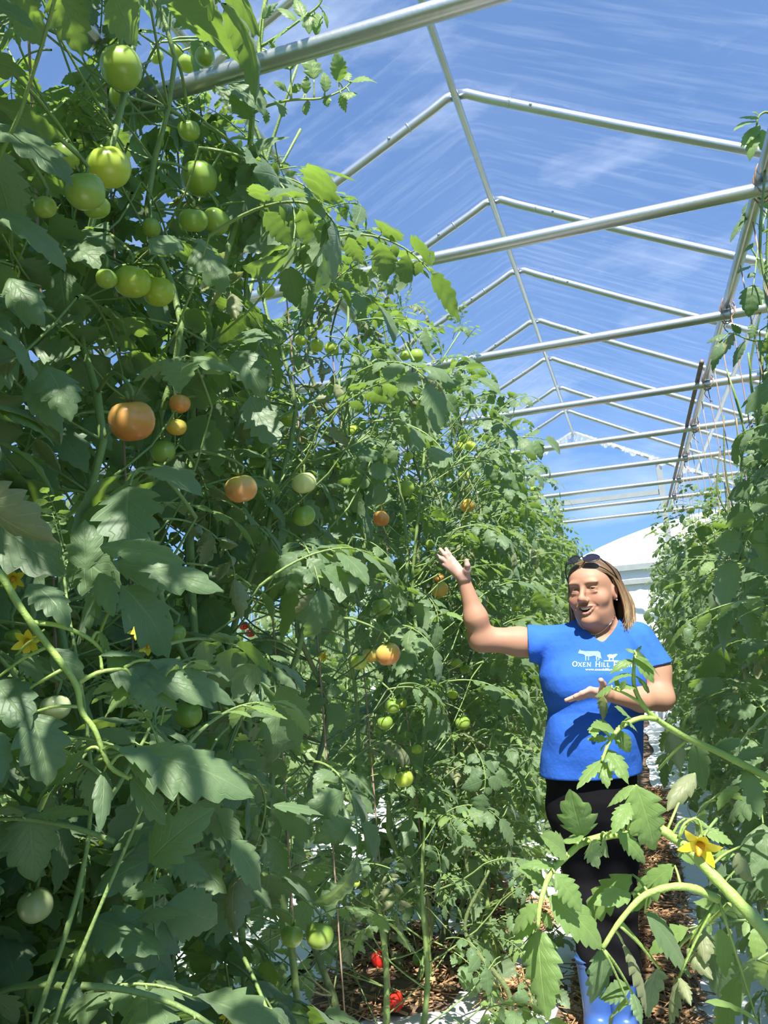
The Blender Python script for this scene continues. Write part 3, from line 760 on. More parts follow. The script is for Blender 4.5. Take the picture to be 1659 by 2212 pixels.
# ------------------------------------------------------------------ tomato plants
def fruit_near(X, Y, sp=.24):
    return [fl for fl in fruit_list if abs(fl[0][1] - Y) < sp and (fl[0][0] < -.3) == (X < -.3)]
USED_FRUIT = set()
TRIS = [0]
def stem_path(X, Y, ztop, rg, lean, wob=.05):
    n = max(4, int(ztop / .3) + 1)
    z = np.linspace(0, ztop, n)
    w = rg.normal(0, wob, (n, 2)); w[0] = 0
    k = (z / ztop)[:, None] ** 1.6
    xy = np.array([[X, Y]]) + w + k * np.array([lean])
    return np.concatenate([xy, z[:, None]], 1)
def place_leaf(parent, origin, pos, az, pitch, roll, sc, kind, rg, cull=True, slack=0):
    me, smp = LIB[kind][rg.integers(len(LIB[kind]))]
    M = Matrix.Translation(Vector(pos)) @ Matrix.Rotation(az, 4, 'Z') @ Matrix.Rotation(pitch, 4, 'X') @ Matrix.Rotation(roll, 4, 'Y') @ Matrix.Scale(sc, 4)
    if cull:
        A = np.array(M); W = smp @ A[:3, :3].T + A[:3, 3]
        if not clear(W, slack): return None
        if (W[:, 2] < .03).any(): return None
    o = bpy.data.objects.new('leaf', me); COL.objects.link(o); o.parent = parent
    o.matrix_local = Matrix.Translation(-Vector(origin)) @ M
    return o
def flower_mesh():
    mb = MB(); rg = np.random.default_rng(5)
    for k in range(6):
        a = 2 * math.pi * k / 6; d = np.array([math.cos(a), math.sin(a), 0]); s = np.array([-d[1], d[0], 0]); v = []
        for q in np.linspace(0, 1, 6):
            c = d * (.001 + .015 * q) + np.array([0, 0, .004 * math.sin(q * 2.4) + .006 * q * q * (k % 2)]); w = .0042 * (math.sin(math.pi * min(1, q * .75 + .2)) if q < 1 else .05)
            v += [c - s * w, c + s * w]
        mb.add(v, [(2 * i, 2 * i + 1, 2 * i + 3, 2 * i + 2) for i in range(5)], None, 0)
    mb.tube([(0, 0, 0), (0, 0, .006), (0, 0, .013)], [.003, .0032, .0012], 7, 1)
    mb.tube(spline([(0, 0, 0), (.002, 0, -.012), (.008, 0, -.028)], 5), .0012, 5, 2)
    return mb.mesh('flower', [M_YELLOW, simple('flower_cone', (.80, .33, .02), .5), M_STEM])
FLOWER = flower_mesh()
FLOWERS = [(320, 1115, -.95), (287, 1108, -.98), (62, 1385, -.75), (300, 1364, -.92), (322, 1395, -.92), (500, 2168, -.9), (494, 2192, -.88), (38, 602, -.9), (30, 1248, -.9), (700, 1420, -1.0), (1275, 1120, -.8)]
fl_pts = [atX(*q) for q in FLOWERS]
for q, P in zip(FLOWERS, fl_pts): DISCS.append((q[0], q[1], 14, (P - CAM) @ _F))

def near_plant(label, X, Y, ztop, nleaf, seed, group, lean=(0, 0), z0=.22, spread=.34, bare=None, second=True, kinds=(.80, .13, .07), size=1.0, dens_pow=1.0, srad=.0125):
    rg = np.random.default_rng(seed)
    root = tag(empty('tomato_plant', (X, Y, 0)), label, 'tomato plant', group)
    org = np.array([X, Y, 0.0])
    mb = MB(); paths = []
    for k in range(2 if second else 1):
        ln = (lean[0] + rg.normal(0, .05), lean[1] + rg.normal(0, .08))
        P = stem_path(X + (k * .05 * rg.choice((-1, 1))), Y + k * .06, ztop * (1 if k == 0 else rg.uniform(.8, .97)), rg, ln)
        S = spline(P, 34); paths.append(S)
        mb.tube(S - org, np.linspace(srad, .0045 if srad > .01 else .0018, 34) * (1 + .12 * np.sin(np.arange(34) * 2.1)), 8, 0)
    # trusses to the fruit of this plant
    for fl in fruit_near(X, Y):
        if fl[4] in USED_FRUIT: continue
        USED_FRUIT.add(fl[4])
        top = fl[0] + np.array([0, 0, fl[1] * .75])
        S = paths[0]; i = int(np.argmin(np.abs(S[:, 2] - (top[2] + .06)))); a = S[i]
        m_ = (a + top) / 2 + np.array([0, 0, .05])
        mb.tube(spline([a, m_, top + (0, 0, .03), top], 9) - org, np.linspace(.0045, .003, 9), 5, 0)
    tips = []
    leaves = []
    for i in range(nleaf):
        q = ((i + rg.uniform()) / nleaf) ** dens_pow
        z = z0 + (ztop - z0) * q
        if bare and bare[0] < z < bare[1] and rg.uniform() < bare[2]: continue
        S = paths[rg.integers(len(paths))]
        for tr in range(4):
            j = int(np.argmin(np.abs(S[:, 2] - z))); c = S[j]
            az = i * 2.39996 + rg.normal(0, .5) + tr * 1.3
            r = spread * rg.uniform() ** .8 * (1.0 if q < .85 else .5)
            d = np.array([-math.sin(az), math.cos(az), 0])
            pos = c + d * r + np.array([0, 0, rg.uniform(-.08, .10) * r / .3])
            rr = rg.uniform(); kind = 'mature' if rr < kinds[0] else ('young' if rr < kinds[0] + kinds[1] else 'dry')
            if q > .86 and rg.uniform() < .6: kind = 'young'
            sc = size * rg.uniform(.75, 1.2) * (1 - .38 * max(0, q - .7) / .3)
            if place_leaf(root, org, pos, az + rg.normal(0, .45), rg.normal(-.12, .35), rg.normal(0, .4), sc, kind, rg):
                c2 = S[int(np.argmin(np.abs(S[:, 2] - z + r * .7)))]
                if r > .18 and srad > .01: mb.tube(spline([c2, (c2 + pos) / 2 + d * r * .15, pos], 5) - org, [.0032, .003, .0028, .0026, .0024], 4, 0, False)
                break
    # growing tips
    for S in paths:
        p = S[-1]
        for k in range(5):
            place_leaf(root, org, p + (0, 0, .01 * k), k * 2.4 + rg.uniform(0, 1), rg.uniform(.3, .9), rg.normal(0, .3), rg.uniform(.3, .5) * size, 'young', rg, True, 2)
    for q, P in zip(FLOWERS, fl_pts):
        if abs(P[1] - Y) < .21 and X < 0 and tuple(q) not in FLS:
            FLS.add(tuple(q)); o = obj('flower', FLOWER, root); o.location = tuple(P - org)
            o.rotation_euler = (rg.uniform(1.2, 2.2), rg.uniform(-.4, .4), rg.uniform(-.6, .9)); o.scale = (1.25,) * 3
            S = paths[0]; i = int(np.argmin(np.abs(S[:, 2] - P[2] - .02)))
            mb.tube(spline([S[i], (S[i] + P) / 2 + np.array([0, 0, .015]), P + (0, 0, .02), P], 7) - org, .0022, 4, 0, False)
    obj('stem', mb.mesh('stem', [M_STEM if rg.uniform() < .7 else M_STEM_OLD]), root)
    return root, paths
FLS = set()
ORDS = ['first', 'second', 'third', 'fourth', 'fifth', 'sixth', 'seventh', 'eighth', 'ninth', 'tenth', 'eleventh', 'twelfth', 'thirteenth', 'fourteenth', 'fifteenth', 'sixteenth', 'seventeenth']
XA = -1.05
rowA = []
# two unseen row plants beside and behind the photographer, leaned to shade near leaves
near_plant('tall tomato plant of the left row behind the photographer', XA + .1, -.30, 3.3, 75, 300, 'plants of the tall left row', (.58, 0), size=1.2, z0=1.0, spread=.45, second=True)
near_plant('tall tomato plant of the left row beside the photographer, mostly out of view', XA, .10, 3.3, 105, 301, 'plants of the tall left row', (.58, 0), size=1.2, spread=.45)
near_plant('tall tomato plant of the left row at the left edge of the picture', XA + .02, .52, 3.3, 120, 302, 'plants of the tall left row', (.50, 0), size=1.2, spread=.45)
spec = [(.90, 3.35, 175, (.34, 0), 'tall tomato plant bearing the pale tomatoes at the left edge', dict(size=1.15, spread=.40, second=False)),
        (1.28, 3.4, 190, (.22, .05), 'tall tomato plant bearing the biggest round green tomato', dict(size=1.15, spread=.38, second=False)),
        (1.55, 3.4, 180, (.20, .05), 'tall tomato plant bearing the large orange tomato on its thick stem', dict(size=1.1, second=False)),
        (1.88, 3.2, 130, (.20, .1), 'tomato plant bearing the heart shaped orange and green tomato', dict(bare=(.3, 1.25, .6))),
        (2.25, 3.1, 135, (.16, .05), 'tomato plant with bare lower stem and the whitish green tomato', dict(bare=(.35, 1.35, .75), second=False)),
        (2.60, 3.05, 140, (.14, 0), 'tomato plant bearing the blushing orange tomato at waist height', dict(bare=(.3, 1.2, .45), second=False)),
        (3.05, 3.05, 140, (.14, 0), 'tomato plant bearing the shining yellow green pair low down', dict(bare=(.2, 1.1, .4), second=False)),
        (3.45, 3.05, 140, (.14, 0), 'tomato plant behind the raised forearm', {}),
        (3.85, 3.05, 135, (.14, 0), 'tomato plant behind the raised hand', {}),
        (4.25, 3.05, 130, (.14, 0), 'tomato plant just beyond the raised hand, left of its golden tomato', {}),
        (4.70, 3.05, 125, (.14, 0), 'tomato plant bearing the bright bunch of three', {}),
        (5.15, 3.05, 120, (.14, 0), 'tomato plant next beyond the bright bunch of three', {}),
        (5.60, 3.05, 115, (.14, 0), 'tomato plant second beyond the bright bunch of three', {}),
        (6.05, 3.05, 110, (.14, 0), 'tomato plant third beyond the bright bunch of three', {})]
for i, (Y, zt, n, ln, lab, kw) in enumerate(spec):
    r_, p_ = near_plant(lab, XA, Y, zt, n, 310 + i, 'plants of the tall left row', ln, **kw); rowA.append((Y, p_))
# low bushy growth at the foot of the row and in front of the camera
near_plant('low bushy tomato plant with broad shaded leaves in the lower left foreground', -.80, .80, 1.55, 90, 360, 'plants of the tall left row', (.10, .1), size=1.15, spread=.34, z0=.5, kinds=(.95, .05, 0), srad=.007)
near_plant('low bushy tomato plant behind the foreground leaves at the lower left', -.86, 1.20, 1.40, 80, 361, 'plants of the tall left row', (.12, .1), size=1.05, spread=.30, z0=.25, kinds=(.9, .1, 0), srad=.008)
near_plant('low leafy tomato shoot beside the fallen red tomatoes', -.86, 2.75, .85, 34, 362, 'plants of the tall left row', (.10, .1), size=.72, spread=.28, z0=.12, second=False, kinds=(.6, .4, 0))
near_plant('low leafy tomato shoot left of the black trousers', -.72, 3.55, 1.05, 44, 363, 'plants of the tall left row', (.08, .0), size=.72, spread=.30, z0=.12, second=False, kinds=(.6, .4, 0))
near_plant('low leafy tomato shoot between the red tomatoes and the boots', -.62, 3.05, .62, 26, 364, 'plants of the tall left row', (.05, .0), size=.62, spread=.25, z0=.10, second=False, kinds=(.5, .5, 0))
XB = .66
right = [(1.05, 1.25, 60, (-.10, .1), 'tomato plant at the lower right corner nearest the camera', dict(z0=.4)),
         (1.55, 1.75, 90, (-.08, .05), 'tomato plant second from the camera in the right-hand row', dict(z0=.3)),
         (2.0, 2.1, 110, (-.06, .05), 'tomato plant third from the camera in the right-hand row', {}),
         (2.45, 2.5, 120, (-.04, .05), 'tomato plant in the right-hand row beside the bent elbow', {}),
         (2.9, 2.9, 130, (0, 0), 'tomato plant in the right-hand row just behind the elbow', {}),
         (3.35, 3.1, 135, (0, 0), 'tall tomato plant reaching the right edge high under the roof', {}),
         (3.8, 3.1, 135, (0, 0), 'tall tomato plant touching the near end of the trellis pipe', {}),
         (4.25, 2.9, 125, (0, 0), 'tomato plant under the trellis twine, nearest of the strung ones', {}),
         (4.7, 2.7, 120, (0, 0), 'tomato plant under the trellis twine, second of the strung ones', {}),
         (5.15, 2.6, 115, (0, 0), 'tomato plant under the trellis twine, third of the strung ones', {}),
         (5.6, 2.5, 110, (0, 0), 'tomato plant under the trellis twine, fourth of the strung ones', {})]
for i, (Y, zt, n, ln, lab, kw) in enumerate(right):
    near_plant(lab, XB, Y, zt, n, 410 + i, 'plants of the right-hand row', ln, size=.95, kinds=(.66, .24, .10), **kw)

# far plants: foliage too fine to pick apart, one mass per plant
def far_foliage(seed, H, nleaf, spread=.34, z0=.15):
    rg = np.random.default_rng(seed)
    Vs, Fs, UVs, Ms = [], [], [], []; o = 0
    n = int(H / .3) + 1; st = stem_path(0, 0, H, rg, (0, 0), .05); S = spline(st, 20)
    v, f = tube_arrays(S, np.linspace(.011, .004, 20), 6, False)
    Vs.append(v); Fs.append(np.array(f)); UVs.append(np.zeros((len(v), 2)) + (.5, -1)); Ms.append(np.ones(len(f), int)); o += len(v)
    for i in range(nleaf):
        V, F, UV, Mi, smp = LOW[rg.integers(len(LOW))]
        q = (i + rg.uniform()) / nleaf; z = z0 + (H - z0) * q
        c = S[int(np.argmin(np.abs(S[:, 2] - z)))]
        az = i * 2.4 + rg.normal(0, .5); r = spread * rg.uniform() ** .8
        M = Matrix.Translation(Vector(c + r * np.array([-math.sin(az), math.cos(az), 0]))) @ Matrix.Rotation(az + rg.normal(0, .4), 4, 'Z') @ Matrix.Rotation(rg.normal(-.1, .35), 4, 'X') @ Matrix.Rotation(rg.normal(0, .4), 4, 'Y') @ Matrix.Scale(rg.uniform(.75, 1.15) * (1 - .4 * max(0, q - .7) / .3), 4)
        A = np.array(M); W = V @ A[:3, :3].T + A[:3, 3]; W[:, 2] = np.maximum(W[:, 2], .02)
        Vs.append(W); Fs.append(F[:, :4] + o); UVs.append(UV); Ms.append(Mi); o += len(V)
    V = np.concatenate(Vs); F = np.concatenate(Fs); UV = np.concatenate(UVs); Mi = np.concatenate(Ms)
    me = bpy.data.meshes.new('foliage')
    me.vertices.add(len(V)); me.vertices.foreach_set('co', V.astype(np.float32).ravel())
    me.loops.add(F.size); me.loops.foreach_set('vertex_index', F.astype(np.int32).ravel())
    me.polygons.add(len(F)); me.polygons.foreach_set('loop_start', np.arange(0, F.size, 4, dtype=np.int32))
    lay = me.uv_layers.new(name='UVMap'); lay.data.foreach_set('uv', UV[F.ravel()].astype(np.float32).ravel())
    me.materials.append(M_LEAF_FAR); me.materials.append(M_STEM)
    me.polygons.foreach_set('material_index', Mi.astype(np.int32)); me.polygons.foreach_set('use_smooth', np.ones(len(F), bool))
    me.update(); me.validate()
    return me
FAR = [far_foliage(700 + k, 3.0, 125) for k in range(4)]
FARLOW = [far_foliage(740 + k, 2.0, 75, .36) for k in range(3)]
rgF = np.random.default_rng(77)
def far_plant(X, Y, lib, sz, label, group):
    root = tag(empty('tomato_plant', (X, Y, 0)), label, 'tomato plant', group)
    o = obj('foliage', lib[rgF.integers(len(lib))], root); o.rotation_euler = (0, 0, rgF.uniform(0, 6.28)); o.scale = (1, 1, sz); o['kind'] = 'stuff'
for i, Y in enumerate(np.arange(6.5, 12.3, .45)):
    far_plant(XA + rgF.normal(0, .05), Y, FAR, .99 + rgF.normal(0, .03), 'leafy tomato plant far down the tall left row, ' + ORDS[12 - i] + ' before the gable wall', 'far plants of the tall left row')
for i, Y in enumerate(np.arange(6.05, 12.3, .45)):
    far_plant(XB + .02 + rgF.normal(0, .05), Y, FAR, .80 - .03 * max(0, (Y - 6)) * .4 + rgF.normal(0, .02), 'leafy tomato plant far down the right-hand row, ' + ORDS[13 - i] + ' before the gable wall', 'far plants of the right-hand row')
for i, Y in enumerate(np.arange(1.2, 10.5, .55)):
    far_plant(-2.45 + rgF.normal(0, .08), Y, FARLOW, 1.0 + rgF.normal(0, .08), 'sunlit low tomato plant of the row behind the tall left row, ' + ORDS[i] + ' from the camera', 'plants of the second left row')
for i, Y in enumerate(np.arange(2.2, 10.5, .8)):
    far_plant(-3.42 + rgF.normal(0, .08), Y, FARLOW, 1.05 + rgF.normal(0, .08), 'low tomato plant along the left-hand film wall, ' + ORDS[i] + ' from the camera', 'plants along the left wall')

# ------------------------------------------------------------------ twine
def twine(p0, p1, label, group, sag=.0, r=.0022):
    p0 = np.asarray(p0, float); p1 = np.asarray(p1, float)
    o = obj('trellis_twine', MB().tube(spline([p0 - p0, (p1 - p0) / 2 + np.array([sag, sag, 0]), p1 - p0], 10), r, 5).mesh('trellis_twine', [M_TWINE]), None, tuple(p0))
    tag(o, label, 'twine', group)
ys = [3.2, 3.6, 4.05, 4.5, 4.95, 5.4, 5.85, 6.3, 6.75, 7.2, 7.65, 8.1, 8.6, 9.1, 9.6, 10.1, 10.6, 11.1]
for i, Y in enumerate(ys):
    twine((XT, Y, ZB + .02), (XB + rgF.normal(0, .04), Y + rgF.normal(0, .05), .9), 'brown trellis twine hanging from the bright pipe over the right-hand row, ' + (ORDS + ['eighteenth'])[i] + ' from the camera', 'twines over the right-hand row', rgF.normal(0, .01), .0028)
for i, (Y, p_) in enumerate(rowA[:9]):
    S = p_[0]; twine((XTL, Y, ZB + .03), tuple(S[2] + np.array([.012, 0, 0])), 'brown twine beside the ' + ORDS[i] + ' stem in view of the tall left row', 'twines in the tall left row', .01, .003)

# ------------------------------------------------------------------ single branches that reach into the aisle
rgB = np.random.default_rng(909)
def single_leaf(parent, base, tip, wr, kind='mature', lobes=5, depth=.33, bend=.35, up=None):
    org = np.array(parent.location)
    base = np.asarray(base, float); tip = np.asarray(tip, float); D = tip - base; Ln = np.linalg.norm(D)
    tocam = nz(CAM - base)
    U = up if up is not None else nz(np.array([0, 0, .75]) + tocam * .65 + rgB.normal(0, .18, 3))
    mb = MB()
    V, f, uv = leaflet(rgB, Ln, Ln * wr, 30, 6, lobes, depth, (-bend, 2 * bend), rgB.uniform(.08, .3), rgB.uniform(.02, .04), rgB.uniform(.1, .4) if kind != 'dry' else .9)
    mb.add(orient(V, D, U), f, uv, 0)
    o = obj('leaf', mb.mesh('leaf', leaf_mats(kind)), parent); o.location = tuple(base - org)
    return o
def branch(parent, pts, r0, r1, n=26, name='side_branch', m=None):
    org = np.array(parent.location); S = spline([at(*p) for p in pts], n)
    o = obj(name, MB().tube(S - org, np.linspace(r0, r1, n) * (1 + .06 * np.sin(np.arange(n) * 1.9)), 9).mesh(name, [m or M_BRANCH]), parent)
    return S
def leaves(parent, S, rows, dep, ox=0, oy=0, sc=1.0, kind='mature'):
    """rows: base px, tip px, width ratio (, kind); a short stalk joins each to the branch S"""
    org = np.array(parent.location)
    for r in rows:
        bx, by, tx, ty, w = r[:5]; kd = r[5] if len(r) > 5 else kind
        d = dep + rgB.uniform(-.02, .02)
        b = at(ox + bx * sc, oy + by * sc, d); t = at(ox + tx * sc, oy + ty * sc, d + rgB.uniform(-.035, .035)); t = b + (t - b) * 1.08; w *= 1.22
        o = single_leaf(parent, b, t, w, kd, int(rgB.integers(4, 7)), rgB.uniform(.22, .42), rgB.uniform(.15, .5))
        if S is not None:
            k = int(np.argmin(np.linalg.norm(S - b, axis=1))); q = S[k]
            if np.linalg.norm(q - b) > .004:
                loc = spline([q - b, (q - b) / 2 + np.array([0, 0, .004]), np.zeros(3)], 6)
                obj('leaf_stalk', MB().tube(loc, [.0022, .002, .0018, .0017, .0016, .0015], 5).mesh('leaf_stalk', [M_BRANCH]), o)
M_BRANCH = simple('young_branch', (.30, .42, .10), .5, noise=.2, nscale=25, bump=.2, bscale=260)
fg = tag(empty('tomato_plant', (.62, .95, 0)), 'tomato plant whose long arching branch with a yellow star flower crosses the black trousers', 'tomato plant', 'plants of the right-hand row')
st = spline([(.62, .95, 0), (.64, .97, .35), (.60, 1.0, .7), tuple(at(1720, 2120, 1.0))], 22)
obj('stem', MB().tube(st - np.array([.62, .95, 0]), np.linspace(.012, .0095, 22), 9).mesh('stem', [M_STEM]), fg)
SA = branch(fg, [(1720, 2120, 1.0), (1659, 2021, 1.01), (1589, 1943, 1.03), (1538, 1889, 1.05), (1487, 1835, 1.07), (1427, 1790, 1.08)], .0088, .0062)
SB_ = branch(fg, [(1427, 1790, 1.08), (1370, 1797, 1.07), (1316, 1805, 1.06), (1262, 1819, 1.05), (1225, 1849, 1.04), (1188, 1889, 1.02), (1167, 1953, 1.0), (1162, 2004, .99)], .0058, .0026, 34)
SC_ = branch(fg, [(1552, 1943, 1.06), (1501, 1920, 1.06), (1457, 1915, 1.06), (1413, 1925, 1.06), (1380, 1943, 1.05), (1336, 1994, 1.04), (1302, 2048, 1.03)], .0058, .0028)
branch(fg, [(1575, 1955, 1.05), (1540, 1985, 1.1), (1480, 2030, 1.12), (1460, 2060, 1.13)], .0035, .0022, 12)
branch(fg, [(1340, 1990, 1.05), (1400, 2060, 1.1), (1430, 2100, 1.12)], .0025, .0018, 10)
K = dict(ox=1100, oy=1640, sc=.337)
leaves(fg, SB_, [(470, 500, 395, 215, .62), (815, 165, 925, 560, .52), (800, 170, 640, 300, .45), (770, 285, 665, 475, .42), (370, 620, 210, 495, .5), (285, 685, 95, 680, .42), (240, 790, 65, 705, .52), (245, 880, 570, 1200, .50), (290, 730, 450, 965, .52),
                 (190, 930, 35, 1115, .42), (185, 1080, 240, 1630, .46), (180, 1060, 40, 1150, .5), (215, 990, 270, 1080, .6), (440, 540, 390, 500, .8), (530, 520, 570, 690, .45), (620, 480, 640, 620, .4), (700, 470, 860, 660, .36)], 1.035, **K, kind='young')
leaves(fg, SC_, [(790, 740, 490, 1050, .36, 'young'), (1060, 680, 805, 965, .36, 'young'), (870, 980, 1140, 1370, .36), (730, 1180, 865, 1620, .2, 'dry'), (775, 1470, 590, 1525, .62), (790, 1500, 845, 1700, .5), (765, 1570, 665, 1700, .5), (600, 1210, 525, 1550, .45),
                 (1230, 1080, 1255, 1300, .55, 'dry'), (1140, 1210, 1295, 1400, .42, 'dry'), (1085, 1400, 1035, 1690, .36, 'dry'), (1090, 1400, 1160, 1570, .4, 'dry'), (1590, 1690, 1275, 1570, .48, 'young'), (780, 860, 560, 930, .4, 'young'), (960, 1340, 900, 1640, .4)], 1.07, **K)
leaves(fg, SA, [(1190, 90, 1025, 320, .34, 'dry'), (1440, 600, 1550, 775, .45, 'dry'), (1250, 460, 1420, 540, .5, 'young'), (1080, 620, 1190, 640, .5, 'young'), (1320, 620, 1440, 610, .6, 'young'), (1480, 560, 1659, 480, .4), (1590, 1290, 1659, 1480, .5, 'young')], 1.14, **K)
o = obj('flower', FLOWER, fg); P = at(1514, 1822, 1.06); o.location = tuple(P - np.array(fg.location)); o.scale = (1.75,) * 3
o.rotation_euler = Vector((-.25, -.85, -.45)).to_track_quat('Z', 'Y').to_euler()
branch(fg, [(1465, 1812, 1.06), (1478, 1780, 1.06), (1505, 1768, 1.06), (1516, 1795, 1.06), (1514, 1815, 1.06)], .002, .0012, 12, 'flower_stalk')
leaves(fg, SA, [(1480, 1768, 1530, 1790, .2, 'young'), (1500, 1766, 1545, 1800, .15, 'young')], 1.07)
# upper branch across the blue shirt
fh = tag(empty('tomato_plant', (.60, 1.42, 0)), 'tomato plant whose slender upright shoot crosses the blue shirt print', 'tomato plant', 'plants of the right-hand row')
st = spline([(.60, 1.42, 0), (.62, 1.40, .5), (.56, 1.38, .9), tuple(at(1720, 1712, 1.36))], 22)
obj('stem', MB().tube(st - np.array([.60, 1.42, 0]), np.linspace(.011, .008, 22), 9).mesh('stem', [M_STEM]), fh)
SD = branch(fh, [(1720, 1712, 1.36), (1659, 1680, 1.34), (1560, 1628, 1.32), (1480, 1592, 1.30), (1418, 1553, 1.28), (1388, 1522, 1.27), (1371, 1485, 1.26), (1369, 1450, 1.25), (1372, 1412, 1.25)], .0068, .0022, 34)
SE = branch(fh, [(1418, 1553, 1.28), (1385, 1551, 1.26), (1350, 1565, 1.25), (1328, 1585, 1.24), (1312, 1612, 1.23), (1300, 1645, 1.22)], .0045, .0022)
SF = branch(fh, [(1385, 1518, 1.27), (1350, 1498, 1.25), (1322, 1487, 1.24)], .0026, .0016, 10)
leaves(fh, SD, [(1370, 1425, 1320, 1455, .30), (1373, 1422, 1421, 1460, .30), (1375, 1418, 1409, 1471, .45), (1371, 1412, 1395, 1425, .4), (1371, 1410, 1352, 1402, .4), (1369, 1458, 1314, 1480, .28), (1371, 1459, 1397, 1496, .62), (1368, 1484, 1343, 1486, .5), (1372, 1414, 1385, 1396, .3)], 1.25, kind='young')
leaves(fh, SF, [(1322, 1487, 1288, 1504, .6), (1300, 1500, 1302, 1555, .26, 'dry'), (1340, 1490, 1352, 1470, .5), (1335, 1486, 1328, 1462, .4)], 1.24, kind='young')
leaves(fh, SE, [(1362, 1552, 1330, 1529, .5), (1352, 1560, 1375, 1580, .5), (1330, 1582, 1280, 1570, .5), (1282, 1570, 1284, 1592, .5), (1310, 1598, 1270, 1597, .42), (1312, 1620, 1355, 1690, .5), (1300, 1642, 1250, 1700, .32), (1335, 1577, 1360, 1622, .5), (1302, 1645, 1312, 1700, .5), (1322, 1595, 1345, 1600, .5), (1318, 1602, 1300, 1622, .5)], 1.235, kind='young')
leaves(fh, SD, [(1500, 1605, 1520, 1700, .45), (1540, 1622, 1610, 1600, .4), (1590, 1640, 1659, 1620, .45), (1450, 1572, 1470, 1660, .45, 'dry'), (1610, 1660, 1640, 1760, .45)], 1.36)
branch(fh, [(1484, 1597, 1.31), (1455, 1625, 1.32), (1420, 1665, 1.33)], .003, .002, 10)
# dark broad leaves in the lower left foreground
lf = tag(empty('tomato_plant', (-.72, .72, 0)), 'tomato plant with the broad dark leaves nearest the camera at lower left', 'tomato plant', 'plants of the tall left row')
o0 = at(-60, 1180, .88)
st = spline([(-.72, .72, 0), (-.74, .70, .6), (-.76, .68, 1.2), tuple(o0)], 22)
obj('stem', MB().tube(st - np.array([-.72, .72, 0]), np.linspace(.011, .0075, 22), 9).mesh('stem', [M_STEM]), lf)
K = dict(ox=0, oy=1150, sc=.3376)
SG = branch(lf, [(-60, 1180, .88), (0, 1241, .88), (44, 1312, .88), (95, 1383, .88), (162, 1474, .88), (176, 1535, .88), (206, 1579, .88), (236, 1653, .88), (280, 1682, .88)], .0046, .0024, 34)
SH = branch(lf, [(70, 1345, .885), (130, 1352, .90), (190, 1378, .91), (225, 1410, .92)], .003, .002, 12)
SI = branch(lf, [(165, 1477, .885), (215, 1452, .89), (265, 1445, .90)], .0028, .002, 10)
leaves(lf, None, [(720, 190, 1375, 365, .36), (640, 90, 1145, 195, .36), (550, 250, 540, -60, .6), (770, 340, 1060, 780, .62), (650, 330, 510, 690, .62), (760, 240, 700, 180, .7), (640, 260, 720, 520, .4), (180, 330, 430, 600, .5)], .93, **K)
obj('leaf_stalk', MB().tube(spline([at(243, 1235, .93), at(250, 1290, .94), at(228, 1335, .95), at(205, 1395, .97)], 12) - np.array(lf.location), .002, 5).mesh('leaf_stalk', [M_BRANCH]), lf)
leaves(lf, SH, [(680, 790, 1100, 1115, .38), (640, 640, 700, 800, .3, 'young')], .91, **K)
leaves(lf, SI, [(960, 820, 1470, 1090, .26), (850, 870, 1335, 1115, .3), (850, 940, 980, 1140, .5), (850, 1000, 690, 1170, .85, 'young'), (640, 790, 950, 830, .3)], .90, **K)
leaves(lf, SG, [(190, 1160, 300, 1600, .66), (-40, 950, 175, 1240, .66), (-60, 1190, 0, 1630, .6), (800, 1420, 1570, 1680, .46), (760, 1390, 1050, 1590, .42), (840, 1570, 1045, 1850, .44), (665, 1530, 640, 1890, .30), (100, 790, 275, 960, .6), (330, 750, 520, 960, .5), (540, 1400, 330, 1610, .4)], .88, **K)
leaves(lf, None, [(240, 1770, -40, 1810, .5), (250, 1800, 560, 1800, .34), (190, 1770, 220, 2200, .62), (590, 1500, 600, 1780, .5)], .92, **K)
leaves(lf, None, [(320, 1865, 458, 1752, .5), (200, 1985, 345, 2055, .72), (265, 1935, 360, 1930, .45), (230, 2100, 310, 2190, .6), (60, 2130, 180, 2170, .5), (500, 1815, 560, 1920, .5), (590, 1740, 690, 1760, .36), (300, 1990, 420, 1980, .45), (100, 1890, 20, 1830, .5)], 1.0)
# large leaves at the upper left edge
ul = tag(empty('tomato_plant', (-.98, .74, 0)), 'tomato plant with the large dark leaves at the upper left edge', 'tomato plant', 'plants of the tall left row')
st = spline([(-.98, .74, 0), (-.98, .72, 1.0), (-1.0, .76, 2.0), (-.96, .74, 2.7)], 26)
obj('stem', MB().tube(st - np.array([-.98, .74, 0]), np.linspace(.012, .007, 26), 8).mesh('stem', [M_STEM]), ul)
leaves(ul, None, [(-30, 265, 146, 398, .62), (-30, 450, 132, 580, .55), (-20, 10, 72, 62, .7), (20, 600, 90, 700, .5), (100, 790, 150, 905, .55), (60, 820, 130, 930, .5), (-20, 700, 60, 820, .5), (-10, 880, 110, 960, .5)], 1.12)
